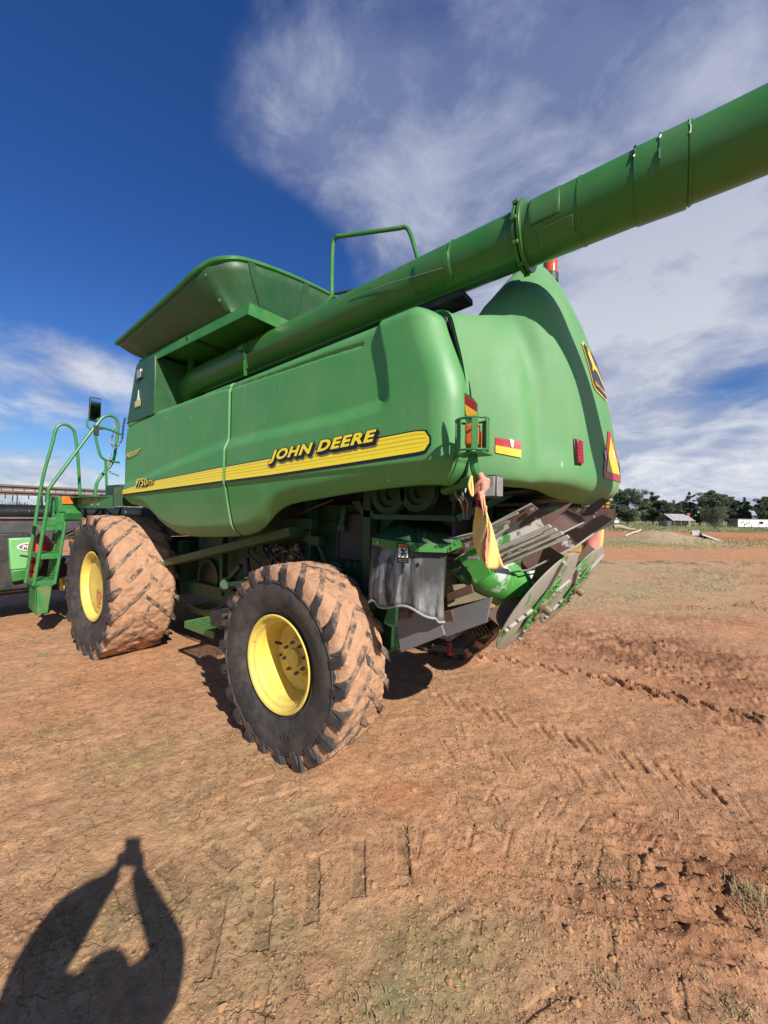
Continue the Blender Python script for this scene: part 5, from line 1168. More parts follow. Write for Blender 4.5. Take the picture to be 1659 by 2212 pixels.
# chains
def chain(pts,n):
    cv=catmull([Vector(p) for p in pts],12); L=[0]
    for i in range(1,len(cv)): L.append(L[-1]+(cv[i]-cv[i-1]).length)
    b=MB()
    for k in range(n):
        s=L[-1]*(k+.5)/n; i=min(len(L)-2,max(0,int(np.searchsorted(L,s))-1)); p=cv[i].lerp(cv[i+1],(s-L[i])/max(1e-6,L[i+1]-L[i])); t=(cv[i+1]-cv[i]).normalized(); a=Vector((0,1,0)) if k%2 else Vector((1,0,0)); a=(a-t*a.dot(t)).normalized()
        h=L[-1]/n*.75; b.tube([p+t*h*math.cos(q)+a*.011*math.sin(q) for q in np.linspace(0,2*math.pi,9)],.005,5,caps=False)
    return b.build('guard_chain',M['chain'],CB)
chain([LX(249,910,-6.8),LX(243,940,-6.8),LX(241,958,-6.8),LX(250,967,-6.8),LX(263,950,-6.7),LX(266,925,-6.5),LX(270,903,-6.3)],26)
chain([LX(240,980,-6.8),LX(234,1000,-6.8),LX(236,1018,-6.8),LX(256,1028,-6.8)],16)
# mirror and its arm
mq=[LX(195,856,-7.3),LX(219,861,-7.3),LX(218,914,-7.3),LX(192,907,-7.3)]
b=MB(); b.slab(mq,(-.05,0,0)); mo=b.build('mirror',M['black'],CB,bevel=.012)
ce=sum(mq,Vector())/4; b=MB(); b.slab([ce+(p-ce)*.88+Vector((.004,0,0)) for p in mq],(.002,0,0)); b.build('mirror_glass',M['mirror'],mo)
tube_part('mirror_arm',[LX(191,904,-7.33),LX(188,917,-7.3),LX(194,926,-7.3),LX(206,928,-7.2),LX(230,926,-7.0),LX(262,938,-6.7)],.014)
b=MB(); b.box(LX(208,930,-7.15),(.05,.06,.16)); b.build('mirror_clamp',M['black'],CB,bevel=.008)
# cab sits ahead behind the tank, hidden by it; coarse but real
part('cab_roof',M['green'],lambda b:b.box((-6.35,3.4,3.55),(1.3,1.7,.18)),bevel=.06)
part('cab_body',M['black'],lambda b:(b.box((-6.35,3.4,2.75),(1.15,1.6,1.45))),bevel=.05)
part('feeder_house',M['inner'],lambda b:b.bar((-6.3,3.4,1.15),(-8.3,3.4,.75),1.3,.6))
# hoses and coupler near the front wheel
for i in range(10):
    b=MB(); y_=2.0+.06*i; b.tube([(-8.1,y_-.15,1.45-.03*i),(-7.9,y_,1.55-.04*i),(-7.5,y_+.1,1.45-.05*i),(-7.1,y_+.5,1.2)],.014,7,smoothn=5); b.build('hydraulic_hose',M['hose'] if i%4 else M['white'],CB)
b=MB(); b.tube([(-8.0,1.95,1.38),(-7.8,2.02,1.42),(-7.6,2.1,1.40)],.02,8); b.build('hose_sleeve',M['decal'],CB)
b=MB(); b.lathe([(.03,0),(.10,.01),(.11,.05),(.05,.07),(.05,.25),(.08,.26),(.08,.30),(.001,.31)],(-8.0,1.85,.62),(0,1,0),20); b.build('drive_coupler',M['yellow'],CB)
# ------------------------------------------------------------------ warning flags
def sheet_rows(rows,yv,nx=8,wave=.01,dy=0):
    P=[]
    ys=np.array([r[0] for r in rows]); L=np.array([r[1] for r in rows]); Rr=np.array([r[2] for r in rows])
    for yy in np.linspace(ys[0],ys[-1],26):
        l=np.interp(yy,ys,L); r=np.interp(yy,ys,Rr); row=[]
        for k in range(nx+1):
            t=k/nx; y=yv+dy*t+wave*math.sin(t*5+yy*.05)*1.5; row.append(at(l+(r-l)*t,yy+1.5*math.sin(t*4),1,y))
        P.append(row)
    return P
FLG=thing('warning_flag','dirty yellow and faded red cloth flag knotted on the near rear lamp arm','flag',at(1042,1040,1,1.85))
b=MB(); b.grid(sheet_rows([(1066,1036,1046),(1100,1043,1050),(1140,1049,1062),(1180,1048,1073),(1228,1049,1089)],1.80,8,.012,.03)); b.build('cloth',M['flagy'],FLG,solid=.004,angle=80)
b=MB(); b.grid(sheet_rows([(1060,1032,1044),(1100,1042,1048),(1140,1048,1055),(1180,1046,1053),(1222,1048,1055)],1.785,4,.008,0)); b.build('red_stripe',M['flagr'],FLG,solid=.003,angle=80)
b=MB(); b.grid(sheet_rows([(1094,1028,1052),(1110,1026,1052),(1130,1022,1054),(1150,1021,1054),(1172,1024,1052),(1195,1033,1050),(1217,1047,1050)],1.84,8,.02,-.04)); b.build('cloth_fold',M['flagy'],FLG,solid=.004,angle=80)
b=MB(); b.grid(sheet_rows([(1064,1029,1042),(1080,1030,1044),(1096,1029,1046)],1.85,5,.01,-.02)); b.build('red_fold',M['flagd'],FLG,solid=.004,angle=80)
b=MB(); k0=at(1041,1050,1,1.83); 
for a in range(3):
    b.tube([k0+Vector((.026*math.cos(t+a)*1.1,.024*math.sin(t+a),.03*math.sin(t*1.0+a*2.1))) for t in np.linspace(0,6.28,13)],.012,8,caps=False)
b.tube([k0+Vector((-.01,0,.06)),k0+Vector((.02,-.02,.0)),k0+Vector((.0,-.03,-.07))],[.015,.018,.010],10,smoothn=4); b.build('knot',M['flagr'],FLG,angle=70)
b=MB(); b.tube([k0+Vector((-.045,-.03,.05)),k0+Vector((-.05,-.04,.0)),k0+Vector((-.03,-.04,-.05)),k0+Vector((-.045,-.03,.05))],.008,6,smoothn=4); b.build('knot_hem',M['flagy'],FLG)
FL2=thing('warning_flag','square yellow and pink flag hanging from far lamp arm, behind the spinner discs','flag',at(1290,1140,1,5.0))
b=MB(); b.grid(sheet_rows([(1136,1255,1305),(1150,1245,1304),(1170,1228,1303),(1192,1210,1300)],5.0,10,.02,0)); b.build('cloth',M['flagy'],FL2,solid=.004,angle=80)
b=MB(); b.grid(sheet_rows([(1133,1252,1304),(1150,1240,1297),(1165,1243,1296),(1180,1256,1296),(1192,1262,1295)],4.975,8,.02,0)); b.build('red_panel',M['flagr'],FL2,solid=.004,angle=80)
# ------------------------------------------------------------------ crop header in front of the combine
HX=-8.9
HD=thing('crop_header','black crop header with long reel and green end shield, behind the ladder at far left','header',(HX,3.4,0))
def HP(px,py,x=HX): return at(px,py,0,x)
zt=HP(0,1045).z; z2=HP(0,1060).z; zb2=HP(0,1098).z
y0_,y1_=-2.2,9.0
M['reel']=mat('brown_reel_bar',(.14,.10,.085),.6,var=.3,dust=.4)
for i,(zz,xo) in enumerate(((zt,-.0),(z2,.35),(zb2+.02,-.1),(1.55,.3))):
    b=MB(); b.cyl((HX-.6+xo,y0_,zz),(HX-.6+xo,y1_,zz),.025,8); b.box((HX-.62+xo,(y0_+y1_)/2,zz-.04),(.03,y1_-y0_,.04)); b.build('reel_bat',M['reel'],HD)
    b=MB()
    for k in range(75): 
        y=y0_+.1+k*.15; b.tube([(HX-.6+xo,y,zz),(HX-.62+xo,y+.01,zz-.1),(HX-.6+xo,y,zz-.28 if k%3==0 else zz-.12)],.008,4)
    o=b.build('reel_tines',M['black'],HD,sm=False)
for k in range(7):
    y=-1.6+k*1.75; b=MB(); b.bar((HX-.6,y,zt+.03),(HX-.55,y,1.5),.10,.02,(0,1,0)); b.bar((HX-.55,y+.05,zb2),(HX-.3,y+.12,zt-.12),.06,.05,(0,1,0)); b.build('reel_arm',M['black'],HD)
b=MB(); b.cyl((HX,y0_,HP(0,1108).z),(HX,y1_,HP(0,1108).z),.145,28); 
CT=b.build('cross_tube',mat('black_paint_tube',(.014,.014,.015),.3,var=.2),HD)
b=MB(); 
for k in range(30): b.lathe([(.148,-.008),(.151,0),(.148,.008)],(HX,y0_+.2+k*.36,HP(0,1108).z),(0,1,0),24)
b.build('tube_band',M['dblack'],CT)
b=MB(); b.box((HX+.1,(y0_+y1_)/2,HP(0,1142).z),(.04,y1_-y0_,.42)); b.box((HX+.0,(y0_+y1_)/2,HP(0,1120).z),(.2,y1_-y0_,.05)); b.build('back_sheet',mat('dark_grey_sheet',(.055,.055,.058),.45,var=.2,dust=.3,dustcol=(.2,.15,.12)),HD,bevel=.01)
b=MB(); b.cyl((HX+.15,y0_,HP(0,1121.5).z+.02),(HX+.15,y1_,HP(0,1121.5).z+.02),.018,8); b.build('hose_line',M['reel'],HD)
# green end shield with white oval badge
gs=[HP(19,1165,-8.3),HP(96,1163,-8.3),HP(92,1238,-8.3),HP(60,1246,-8.3),HP(24,1254,-8.3)]
M['pale']=mat('faded_green_panel',(.16,.42,.15),.4,var=.12,vscale=5,dust=.2,dustcol=(.3,.35,.2))
b=MB(); b.slab([HP(19,1163,-8.3),HP(98,1160,-8.3),HP(92,1225,-8.3),HP(23,1232,-8.3)],(-.3,0,0)); gp=b.build('end_shield',M['pale'],HD,bevel=.02)
b=MB(); b.slab([HP(23,1232,-8.3),HP(92,1225,-8.3),HP(84,1240,-8.3),HP(60,1252,-8.3),HP(26,1258,-8.3)],(-.3,0,0)); b.build('lower_shield',M['green'],HD,bevel=.02)
oc=HP(62,1181,-8.29); b=MB(); b.slab([oc+Vector((0,.14*math.cos(t),.065*math.sin(t))) for t in np.linspace(0,6.283,25)[:-1]],(.006,0,0)); ob=b.build('oval_badge',M['white'],gp)
b=MB(); b.slab([oc+Vector((.006,.12*math.cos(t),.052*math.sin(t))) for t in np.linspace(0,6.283,25)[:-1]],(.003,0,0)); b.build('badge_field',M['sidegrey'],ob)
wraptext('MC',lambda u,v:oc+Vector((.012,-.08+.16*u,-.035+.07*v)),M['white'],'lettering',ob,shear=.2,offset=.03)
b=MB(); b.box((HX+.2,3.4,.75),(.5,y1_-y0_,.5)); b.box((HX-.5,3.4,.45),(1.4,y1_-y0_,.06)); b.box((HX+.35,HP(5,1190).y,1.0),(.3,.5,.9)); b.build('header_frame',M['black'],HD,bevel=.02)
for k in range(8): 
    b=MB(); y=-1.5+k*1.3; b.bar((HX+.42,y,.5),(HX+.42,y,1.5),.08,.06,(0,1,0)); b.build('frame_post',M['black'],HD)
# fire extinguisher under a red cover by the ladder
ec=LX(88,1180,-7.95); FE=thing('fire_extinguisher','red fire extinguisher under a pointed red cover, strapped behind the ladder','fire extinguisher',(ec.x,ec.y,ec.z-.4))
b=MB(); b.lathe([(.15,-.10),(.15,.0),(.13,.08),(.08,.15),(.02,.21),(.001,.22)],ec,(0,0,1),20); b.build('cover',M['redpaint'],FE)
b=MB(); e2c=LX(69,1232,-7.95); b.cyl(e2c+Vector((0,0,-.17)),e2c+Vector((0,0,.20)),.055,14); fb_=b.build('cylinder',M['redpaint'],FE,bevel=.01)
b=MB(); b.cyl(e2c+Vector((0,0,-.03)),e2c+Vector((0,0,.0)),.058,14); b.cyl(e2c+Vector((0,0,.12)),e2c+Vector((0,0,.15)),.058,14); b.bar(e2c+Vector((0,.0,.2)),e2c+Vector((-.0,-.14,.24)),.03,.03); b.build('strap',M['black'],FE)
# ------------------------------------------------------------------ the photographer (behind the camera; throws the shadow)
def person():
    BK=-CF; BK=Vector((BK.x,BK.y,0)).normalized(); RT=Vector((CR.x,CR.y,0)).normalized()
    W=lambda back,right,z: Vector((0,0,0))+BK*back+RT*right+Vector((0,0,z))
    PR=thing('person','person in dark shirt and jeans holding up a phone, throwing a shadow on the dirt','person',W(.33,.05,0))
    J={}; V=[];Rd=[];Ed=[]
    def jt(n,p,r,par=None,r2=None):
        V.append(p); Rd.append((r,r2 or r)); J[n]=len(V)-1
        if par: Ed.append((J[par],J[n]))
    hx,hr=.34,.10
    jt('pelvis',W(.52,-.04,.93),.175,None,.14); jt('waist',W(.49,-.05,1.08),.20,'pelvis',.14); jt('chest',W(.43,-.01,1.25),.22,'waist',.16); jt('neckb',W(.34,.09,1.43),.11,'chest'); jt('neck',W(.38,.13,1.46),.062,'neckb'); jt('head',W(.375,.13,1.55),.088,'neck',.097); jt('crown',W(.375,.13,1.61),.08,'head',.088)
    for s,sh,el,wr in ((-1,(.30,-.24,1.50),(.035,-.255,1.53),(.045,-.075,1.70)),(1,(.24,.27,1.51),(.07,.20,1.46),(.045,.055,1.70))):
        n='LR'[s>0]; jt(n+'s',W(*sh),.10,'neckb'); jt(n+'m',W(*[(a+b)/2 for a,b in zip(sh,el)]),(.12 if s<0 else .08),n+'s'); jt(n+'e',W(*el),(.115 if s<0 else .072),n+'m'); jt(n+'f',W(*[(a*.6+b*.4) for a,b in zip(el,wr)]),(.082 if s<0 else .06),n+'e'); jt(n+'w',W(*wr),.038,n+'f'); jt(n+'h',W(wr[0]-.005,wr[1]-s*.008,wr[2]+.045),.032,n+'w',.018)
        jt(n+'hip',W(.42,.02+s*.10,.88),.10,'pelvis'); jt(n+'k',W(.40,.02+s*.13,.50),.062,n+'hip'); jt(n+'c',W(.42,.02+s*.135,.33),.058,n+'k'); jt(n+'a',W(.43,.02+s*.14,.08),.04,n+'c'); jt(n+'t',W(.28,.02+s*.17,.045),.04,n+'a',.035)
    me=bpy.data.meshes.new('body'); me.from_pydata([v-PR.location for v in V],Ed,[]); o=bpy.data.objects.new('body',me); COL.objects.link(o); o.parent=PR
    sk=o.modifiers.new('skin','SKIN')
    for i,d in enumerate(me.skin_vertices[0].data): d.radius=Rd[i]; d.use_root=(i==0)
    o.modifiers.new('s','SUBSURF').levels=2
    dg=bpy.context.evaluated_depsgraph_get(); m2=bpy.data.meshes.new_from_object(o.evaluated_get(dg)); o.modifiers.clear(); o.data=m2; m2.name='body'
    for k in ('shirt','skin','denim'): m2.materials.append(M[k])
    for p in m2.polygons:
        c=p.center+PR.location; i=0
        if c.z<.98: i=2
        dn=min((c-V[J['neck']]).length,(c-V[J['head']]).length,(c-V[J['crown']]).length)
        if (dn<.125 and c.z>1.53) or ((c-V[J['neck']]).length<.075 and c.z>1.47): i=1
        for n in 'LR':
            if min((c-V[J[n+'w']]).length,(c-V[J[n+'h']]).length)<.085: i=1
        p.material_index=i; p.use_smooth=True
    # face
    hc=V[J['head']]; fw=-BK
    b=MB(); b.tube([hc+fw*.09+Vector((0,0,.02)),hc+fw*.125+Vector((0,0,-.015)),hc+fw*.10+Vector((0,0,-.03))],[.01,.017,.012],8); b.build('nose',M['skin'],PR)
    for s in (-1,1):
        b=MB(); b.lathe([(.001,.013),(.009,.009),(.013,0),(.009,-.009),(.001,-.013)],hc+fw*.088+RT*s*.032+Vector((0,0,.022)),(0,0,1),10); b.build('eye',M['white'],PR)
        b=MB(); b.tube([hc+RT*s*.09+Vector((0,0,.03)),hc+RT*s*.105+Vector((0,0,.01)),hc+RT*s*.09+Vector((0,0,-.03))],[.01,.018,.008],8); b.build('ear',M['skin'],PR)
        b=MB(); b.box(V[J['LR'[s>0]+'a']]+fw*.07+Vector((0,0,-.045)),(.28,.10,.075),Matrix((fw,RT,Vector((0,0,1)))).transposed()); b.build('shoe',M['black'],PR,bevel=.03)
    b=MB(); b.tube([hc+fw*.10-RT*.025+Vector((0,0,-.045)),hc+fw*.108+Vector((0,0,-.047)),hc+fw*.10+RT*.025+Vector((0,0,-.045))],.006,6); b.build('mouth',M['redlens'],PR)
    b=MB(); b.lathe([(.001,.125),(.05,.118),(.085,.09),(.10,.05),(.102,.0),(.09,-.03)],hc+BK*.02+Vector((0,0,.025)),(0,0,1),22); b.build('hair',M['hair'],PR,solid=.006)
    # fingers round the phone
    for s,wr in ((-1,V[J['Lh']]),(1,V[J['Rh']])):
        for k,L in enumerate((.062,.07,.066,.052)):
            z=wr.z-.012+.019*k; base=W(.035,s*.055,z-.01); b=MB(); b.tube([base,W(.03,s*(.066),z+.0),W(.017,s*.052,z+.006),W(.019,s*(.052-L*.35),z+.009)],[.0095,.0085,.0075,.006],8,smoothn=4); b.build('finger',M['skin'],PR)
        b=MB(); b.tube([W(.045,s*.05,wr.z-.01),W(.048,s*.036,wr.z+.02),W(.040,s*.018,wr.z+.035)],[.012,.010,.008],8,smoothn=4); b.build('thumb',M['skin'],PR)
    PH=thing('smartphone','dark smartphone held upright in both hands of the photographer','phone',W(.03,.0,1.79))
    Mx=Matrix((RT,BK,Vector((0,0,1)))).transposed()
    b=MB(); b.box(W(.029,.012,1.812),(.088,.009,.152),Mx); b.build('phone_body',M['dblack'],PH,bevel=.003)
    b=MB(); b.box(W(.0345,.012,1.812),(.080,.001,.144),Mx); b.build('screen',M['mirror'],PH)
person()
# ------------------------------------------------------------------ trees beyond the yard
def lmat(name,a,b_):
    m=bpy.data.materials.new(name); m.use_nodes=True; t=NT(m.node_tree); bs=t.n['Principled BSDF']; g=t.node('ShaderNodeNewGeometry')
    n=t.noise(g.outputs['Position'],.55,4,.6); n2=t.noise(g.outputs['Position'],4,2,.6)
    t.put(bs.inputs['Base Color'],t.mix(t.m('ADD',t.m('MULTIPLY',n,.6),t.m('MULTIPLY',n2,.4)),tuple(a)+(1,),tuple(b_)+(1,))); bs.inputs['Roughness'].default_value=.75; bs.inputs['Specular IOR Level'].default_value=.2
    return m
LV={'pine':lmat('dark_pine_foliage',(.045,.066,.036),(.135,.16,.09)),'gum':lmat('grey_green_foliage',(.06,.075,.045),(.15,.16,.10)),'shrub':lmat('olive_shrub_foliage',(.07,.075,.045),(.16,.16,.095))}
BK_=mat('dark_bark',(.05,.04,.032),.9,var=.3)
def tree(name,px,top,base,halfw,D,kind,label,group=None,seed=1,dens=1.0,cat='tree'):
    rng=np.random.default_rng(seed); d=pxdir(px,1120); g=Vector((d.x,d.y,0)); g=g/(g.dot(Vector((CF.x,CF.y,0)).normalized()))*D
    H=(base-top)/831*D; Rw=halfw/831*D
    T_=thing(name,label,cat,(g.x,g.y,-.05),group)
    b=MB(); lean=Vector((rng.normal()*.03,rng.normal()*.03,1)); tr=[g+lean*H*t+Vector((rng.normal()*.12,rng.normal()*.12,0))*t for t in (0,.25,.5,.75,.93)]
    r0=.022*H; b.tube(tr,[r0,r0*.8,r0*.6,r0*.35,r0*.1],8)
    cl=[]
    nl=34 if kind!='shrub' else 18
    for k in range(nl):
        t=rng.uniform(.13 if kind=='pine' else (.25 if kind=='gum' else .05),.9); prof=math.sin(math.pi*min(1,max(.02,(t-.12)/.9))**.8)*.95+.15
        if kind=='gum': prof=.35+.9*t*(1.15-t)*2
        a=rng.uniform(0,6.283); L=Rw*prof*rng.uniform(.5,1.05); o=g+lean*H*t*.92; e=o+Vector((math.cos(a)*L,math.sin(a)*L,L*rng.uniform(.15,.6)))
        b.tube([o,o.lerp(e,.55)+Vector((0,0,-.06*L)),e],[r0*.35*(1-t*.6),r0*.2*(1-t*.5),r0*.06],5)
        for q in range(3 if kind!='gum' else 2):
            s=rng.uniform(.45,1.05); cl.append((o.lerp(e,s)+Vector(rng.normal(size=3))*Rw*.10,Rw*rng.uniform(.14,.30)*(1.1-.3*t)))
    for q in range(5): cl.append((g+lean*H*rng.uniform(.82,.99),Rw*rng.uniform(.12,.2)))
    b.build('trunk',BK_,T_)
    n=int(78*dens); vs=[];fs=[]
    for c,r in cl:
        m_=int(n*(r/(Rw*.22))**1.3)+12
        U=rng.normal(size=(m_,3)); U/=np.linalg.norm(U,axis=1)[:,None]; rad=r*rng.uniform(.25,1.12,size=(m_,1))**.7; U=U*rad*np.array([1.15,1.15,.72]); pc=np.array(c)+U
        s_=rng.uniform(.10,.24,size=m_)*(H/13)
        for i in range(m_):
            a_=rng.normal(size=3); a_/=np.linalg.norm(a_); bb=np.cross(a_,rng.normal(size=3)); bb/=np.linalg.norm(bb); p=pc[i]; h=s_[i]; k=len(vs)
            vs+= [p+a_*h*1.3,p+bb*h*.6,p-a_*h*1.3,p-bb*h*.6]; fs.append((k,k+1,k+2,k+3))
    me=bpy.data.meshes.new('crown'); me.from_pydata([tuple(np.array(v)-np.array(T_.location)) for v in vs],[],fs); me.materials.append(LV[kind]); o=bpy.data.objects.new('crown',me); COL.objects.link(o); o.parent=T_
    return T_
gp_='trees along the far edge of the yard'
X2=lambda c:1260.8+.2400*c
Y2=lambda c:1028.6+.24*c
TR=[(205,200,100,150,'pine','dark pine partly hidden behind the rear corner of the combine hood'),(395,105,165,128,'pine','broad dark pine with a forked trunk, leftmost full tree right of the combine'),(625,138,90,140,'pine','narrow pine with a high knobbly top just right of the broad leftmost pine'),(725,192,95,135,'pine','lower bushy pine left of the tin roofed hut'),(800,205,60,150,'gum','thin greyish tree whose bare limbs show behind the left end of the hut'),(945,128,50,145,'gum','tall slender tree with a small round tuft on top, behind the hut roof'),(870,215,90,155,'pine','low dark pine straight behind the hut roof'),(1040,200,70,150,'pine','narrow dark tree beside the brick chimney'),(1165,108,130,138,'pine','tallest broad pine, right of the hut above the round olive shrub'),(1300,165,80,146,'pine','medium pine between the tallest pine and the white cabin'),(1370,190,80,140,'pine','dark pine nearest the left end of the white cabin'),(1450,165,52,138,'pine','slim feathery pine directly above the left end of the white cabin'),(1625,150,100,132,'pine','large dark pine at the right edge of the picture behind the white cabin'),(560,205,85,160,'pine','small pine filling the gap between the two leftmost pines'),(1790,140,110,135,'pine','dark pine just past the right edge'),(1960,170,100,140,'pine','second dark pine past the right edge'),(-60,180,110,150,'pine','dark pine hidden behind the combine hood'),(-330,160,120,150,'pine','wide pine hidden behind the combine body')]
for i,(cx,ct,hw,D,kd,lb) in enumerate(TR):
    nm='pine_tree' if kd=='pine' else 'gum_tree'
    tree(nm,X2(cx),Y2(ct),Y2(425),hw*.24,D,kd,lb,gp_,seed=20+i,dens=2.4 if kd=='pine' else .9)
tree('shrub',X2(1195),Y2(262),Y2(428),150*.24,118,'shrub','wide round olive shrub beside the brick chimney, in front of the tallest pine',seed=77,dens=3,cat='shrub')
tree('shrub',X2(745),Y2(372),Y2(440),36*.24,115,'shrub','small dark bush left of the hut by the water tank',seed=78,dens=1.0,cat='shrub')
# ------------------------------------------------------------------ buildings
M['tin']=mat('weathered_roof_tin',(.50,.48,.45),.5,metal=.15,var=.18,vscale=1.2,wear=((.30,.22,.17),.9,.60))
M['wwall']=mat('white_cladding',(.72,.73,.72),.55,var=.06,vscale=1)
M['oldwall']=mat('weathered_board_wall',(.26,.22,.19),.8,var=.3,vscale=2)
M['brick']=mat('red_brick',(.30,.09,.06),.8,var=.3,vscale=4)
M['dglass']=mat('dark_window',(.02,.024,.028),.15,var=.2)
def gfar(c,D):
    d=pxdir(X2(c),1120); g=Vector((d.x,d.y,0)); return g/(g.dot(Vector((CF.x,CF.y,0)).normalized()))*D
FWD=Vector((CF.x,CF.y,0)).normalized(); RGT=Vector((CR.x,CR.y,0)).normalized()
def frame(c0,c1,D): # building axes: along the picture, away
    a,b_=gfar(c0,D),gfar(c1,D); u=(b_-a); L=u.length; u.normalize(); return a,u,Vector((-u.y,u.x,0)) if Vector((-u.y,u.x,0)).dot(FWD)>0 else Vector((u.y,-u.x,0)),L
D=112
a,u,f,L=frame(810,1012,D); HT=lambda px: px*.24/831*D
H1=thing('old_hut','old low hut with pale corrugated roof and red brick chimney in front of the trees','hut',tuple(a+u*L/2+f*2))
zE=HT(455-405); zR=HT(455-345); Mx=Matrix((u,f,Vector((0,0,1)))).transposed()
b=MB(); b.box(a+u*L/2+f*4.2+Vector((0,0,zE/2)),(L*.94,4.6,zE),Mx); HW_=b.build('wall',M['oldwall'],H1)
for t,w_ in ((.2,.8),(.62,.7),(.85,.9)):
    b=MB(); b.box(a+u*L*t+f*1.88+Vector((0,0,zE*.5)),(w_,.06,zE*.55),Mx); b.build('window' if t!=.62 else 'door',M['dglass'],H1)
for t in (.03,.35,.68,.97):
    b=MB(); b.box(a+u*L*t+f*.1+Vector((0,0,zE/2)),(.12,.12,zE),Mx); b.build('veranda_post',M['oldwall'],H1)
nS=9
for k in range(nS):
    t0,t1=k/nS,(k+1)/nS; b=MB(); P=[]
    for i in range(13):
        t=(t0*L+(t1-t0)*L*i/12*.985); dz=.03*math.sin(i*math.pi)+.03*(i%2); P.append([a+u*(t-.15)+Vector((0,0,zE+dz)),a+u*(t+.1)+f*4.1+Vector((0,0,zR+dz+.02*RNG.random()))])
    b.grid(P); b.build('roof_sheet',M['tin'],H1,solid=.02,sm=False)
    b=MB(); b.grid([[p[1],p[1]+f*4.1-Vector((0,0,zR-zE))] for p in P]); b.build('roof_sheet',M['tin'],H1,solid=.02,sm=False)
b=MB(); b.box(a+u*(L+.25)+f*3.5+Vector((0,0,HT(455-336)/2)),(.75,.9,HT(455-336)),Mx); b.box(a+u*(L+.25)+f*3.5+Vector((0,0,HT(455-336))),(.9,1.05,.15),Mx); b.build('chimney',M['brick'],H1)
g=gfar(752,110); b=MB(); b.cyl(g,g+Vector((0,0,HT(42))),1.0,24); b.cyl(g+Vector((0,0,HT(42))),g+Vector((0,0,HT(47))),1.02,24,.1); tag(b.build('water_tank',mat('dark_tank_iron',(.10,.10,.10),.6,var=.3,vscale=1),None),'dark round corrugated water tank left of the old hut','water tank')
D=118; HT=lambda px: px*.24/831*D
a,u,f,L=frame(1392,1760,D); H2=thing('white_cabin','long low white transportable cabin at the right edge of the yard','cabin',tuple(a+u*L/2+f*1.5)); Mx=Matrix((u,f,Vector((0,0,1)))).transposed()
zc_=HT(458-388)
for k in range(8):
    w_=L/8; b=MB(); b.box(a+u*(w_*(k+.5))+f*1.6+Vector((0,0,zc_/2)),(w_-.03,3.2,zc_-.12),Mx); b.build('wall_panel',M['wwall'],H2,bevel=.01)
b=MB(); b.box(a+u*L/2+f*1.6+Vector((0,0,zc_)),(L+.3,3.5,.12),Mx); b.build('roof',M['tin'],H2)
b=MB(); b.box(a+u*(-.1)+f*1.6+Vector((0,0,zc_/2)),(.05,3.0,zc_*.9),Mx); b.build('end_wall',M['oldwall'],H2)
for t in (.56,.88):
    b=MB(); b.box(a+u*L*t+f*-.02+Vector((0,0,zc_*.58)),(1.3,.06,.9),Mx); w_=b.build('window',M['tin'],H2); b=MB(); b.box(a+u*L*t+f*-.06+Vector((0,0,zc_*.58)),(1.1,.05,.75),Mx); b.build('pane',M['dglass'],w_)
for t in (.10,.20):
    b=MB(); b.box(a+u*L*t*1.0+f*-.15+Vector((0,0,zc_*(.62 if t<.15 else .45))),(.95,.25,.22),Mx@Matrix.Rotation(-.5,3,'Y')); b.build('awning_hood',M['oldwall'],H2)
b=MB(); b.cyl(a+u*L*.27+f*-.03,a+u*L*.27+f*-.03+Vector((0,0,zc_)),.06,8); b.build('downpipe',M['tin'],H2)
D=175; HT=lambda px: px*.24/831*D
a,u,f,L=frame(165,320,D); H3=thing('white_shed','small far-off white shed with open lean-to, just left of the leftmost broad pine','shed',tuple(a+u*L/2+f*2)); Mx=Matrix((u,f,Vector((0,0,1)))).transposed()
b=MB(); b.box(a+u*L*.85+f*2+Vector((0,0,HT(18))),(L*.3,4,HT(36)),Mx); b.box(a+u*L*.1+f*2+Vector((0,0,HT(25))),(L*.2,4,HT(50)),Mx); b.build('wall',M['wwall'],H3)
b=MB(); b.box(a+u*L*.45+f*4+Vector((0,0,HT(30))),(L*.55,.2,HT(60)),Mx); b.build('back_wall',M['oldwall'],H3)
b=MB(); b.slab([a+u*L*-.02+Vector((0,0,HT(48))),a+u*L*.68+Vector((0,0,HT(48))),a+u*L*.68+f*4+Vector((0,0,HT(74))),a+u*L*-.02+f*4+Vector((0,0,HT(74)))],(0,0,.15)); b.slab([a+u*L*.68+Vector((0,0,HT(38))),a+u*L*1.02+Vector((0,0,HT(38))),a+u*L*1.02+f*4+Vector((0,0,HT(46))),a+u*L*.68+f*4+Vector((0,0,HT(46)))],(0,0,.12)); b.build('roof',M['wwall'],H3)
for t in (.2,.4,.6): b=MB(); b.box(a+u*L*t+Vector((0,0,HT(24))),(.2,.2,HT(48)),Mx); b.build('post',M['wwall'],H3)
g=gfar(268,120); b=MB(); b.cyl(g,g+Vector((0,0,7.0)),.13,8,.10); b.box(g+Vector((0,0,6.4)),(1.4,.12,.12),Mx); PO=b.build('utility_pole',BK_,None); tag(PO,'bare timber power pole beside the leftmost broad pine','power pole')
g2=gfar(1055,125); b=MB(); b.cyl(g2,g2+Vector((0,0,6.2)),.12,8,.10); b.box(g2+Vector((0,0,5.8)),(1.4,.12,.12),Mx); PO2=b.build('utility_pole',BK_,None); tag(PO2,'timber power pole standing by the brick chimney of the hut','power pole')
b=MB(); b.tube([g+Vector((0,0,6.4))+(g2-g)*t+Vector((0,0,-.6*(1-(2*t-1)**2)-.5*t)) for t in np.linspace(0,1,13)],.02,4); tag(b.build('power_line',M['black'],None),'thin power line strung between the two timber poles','cable')
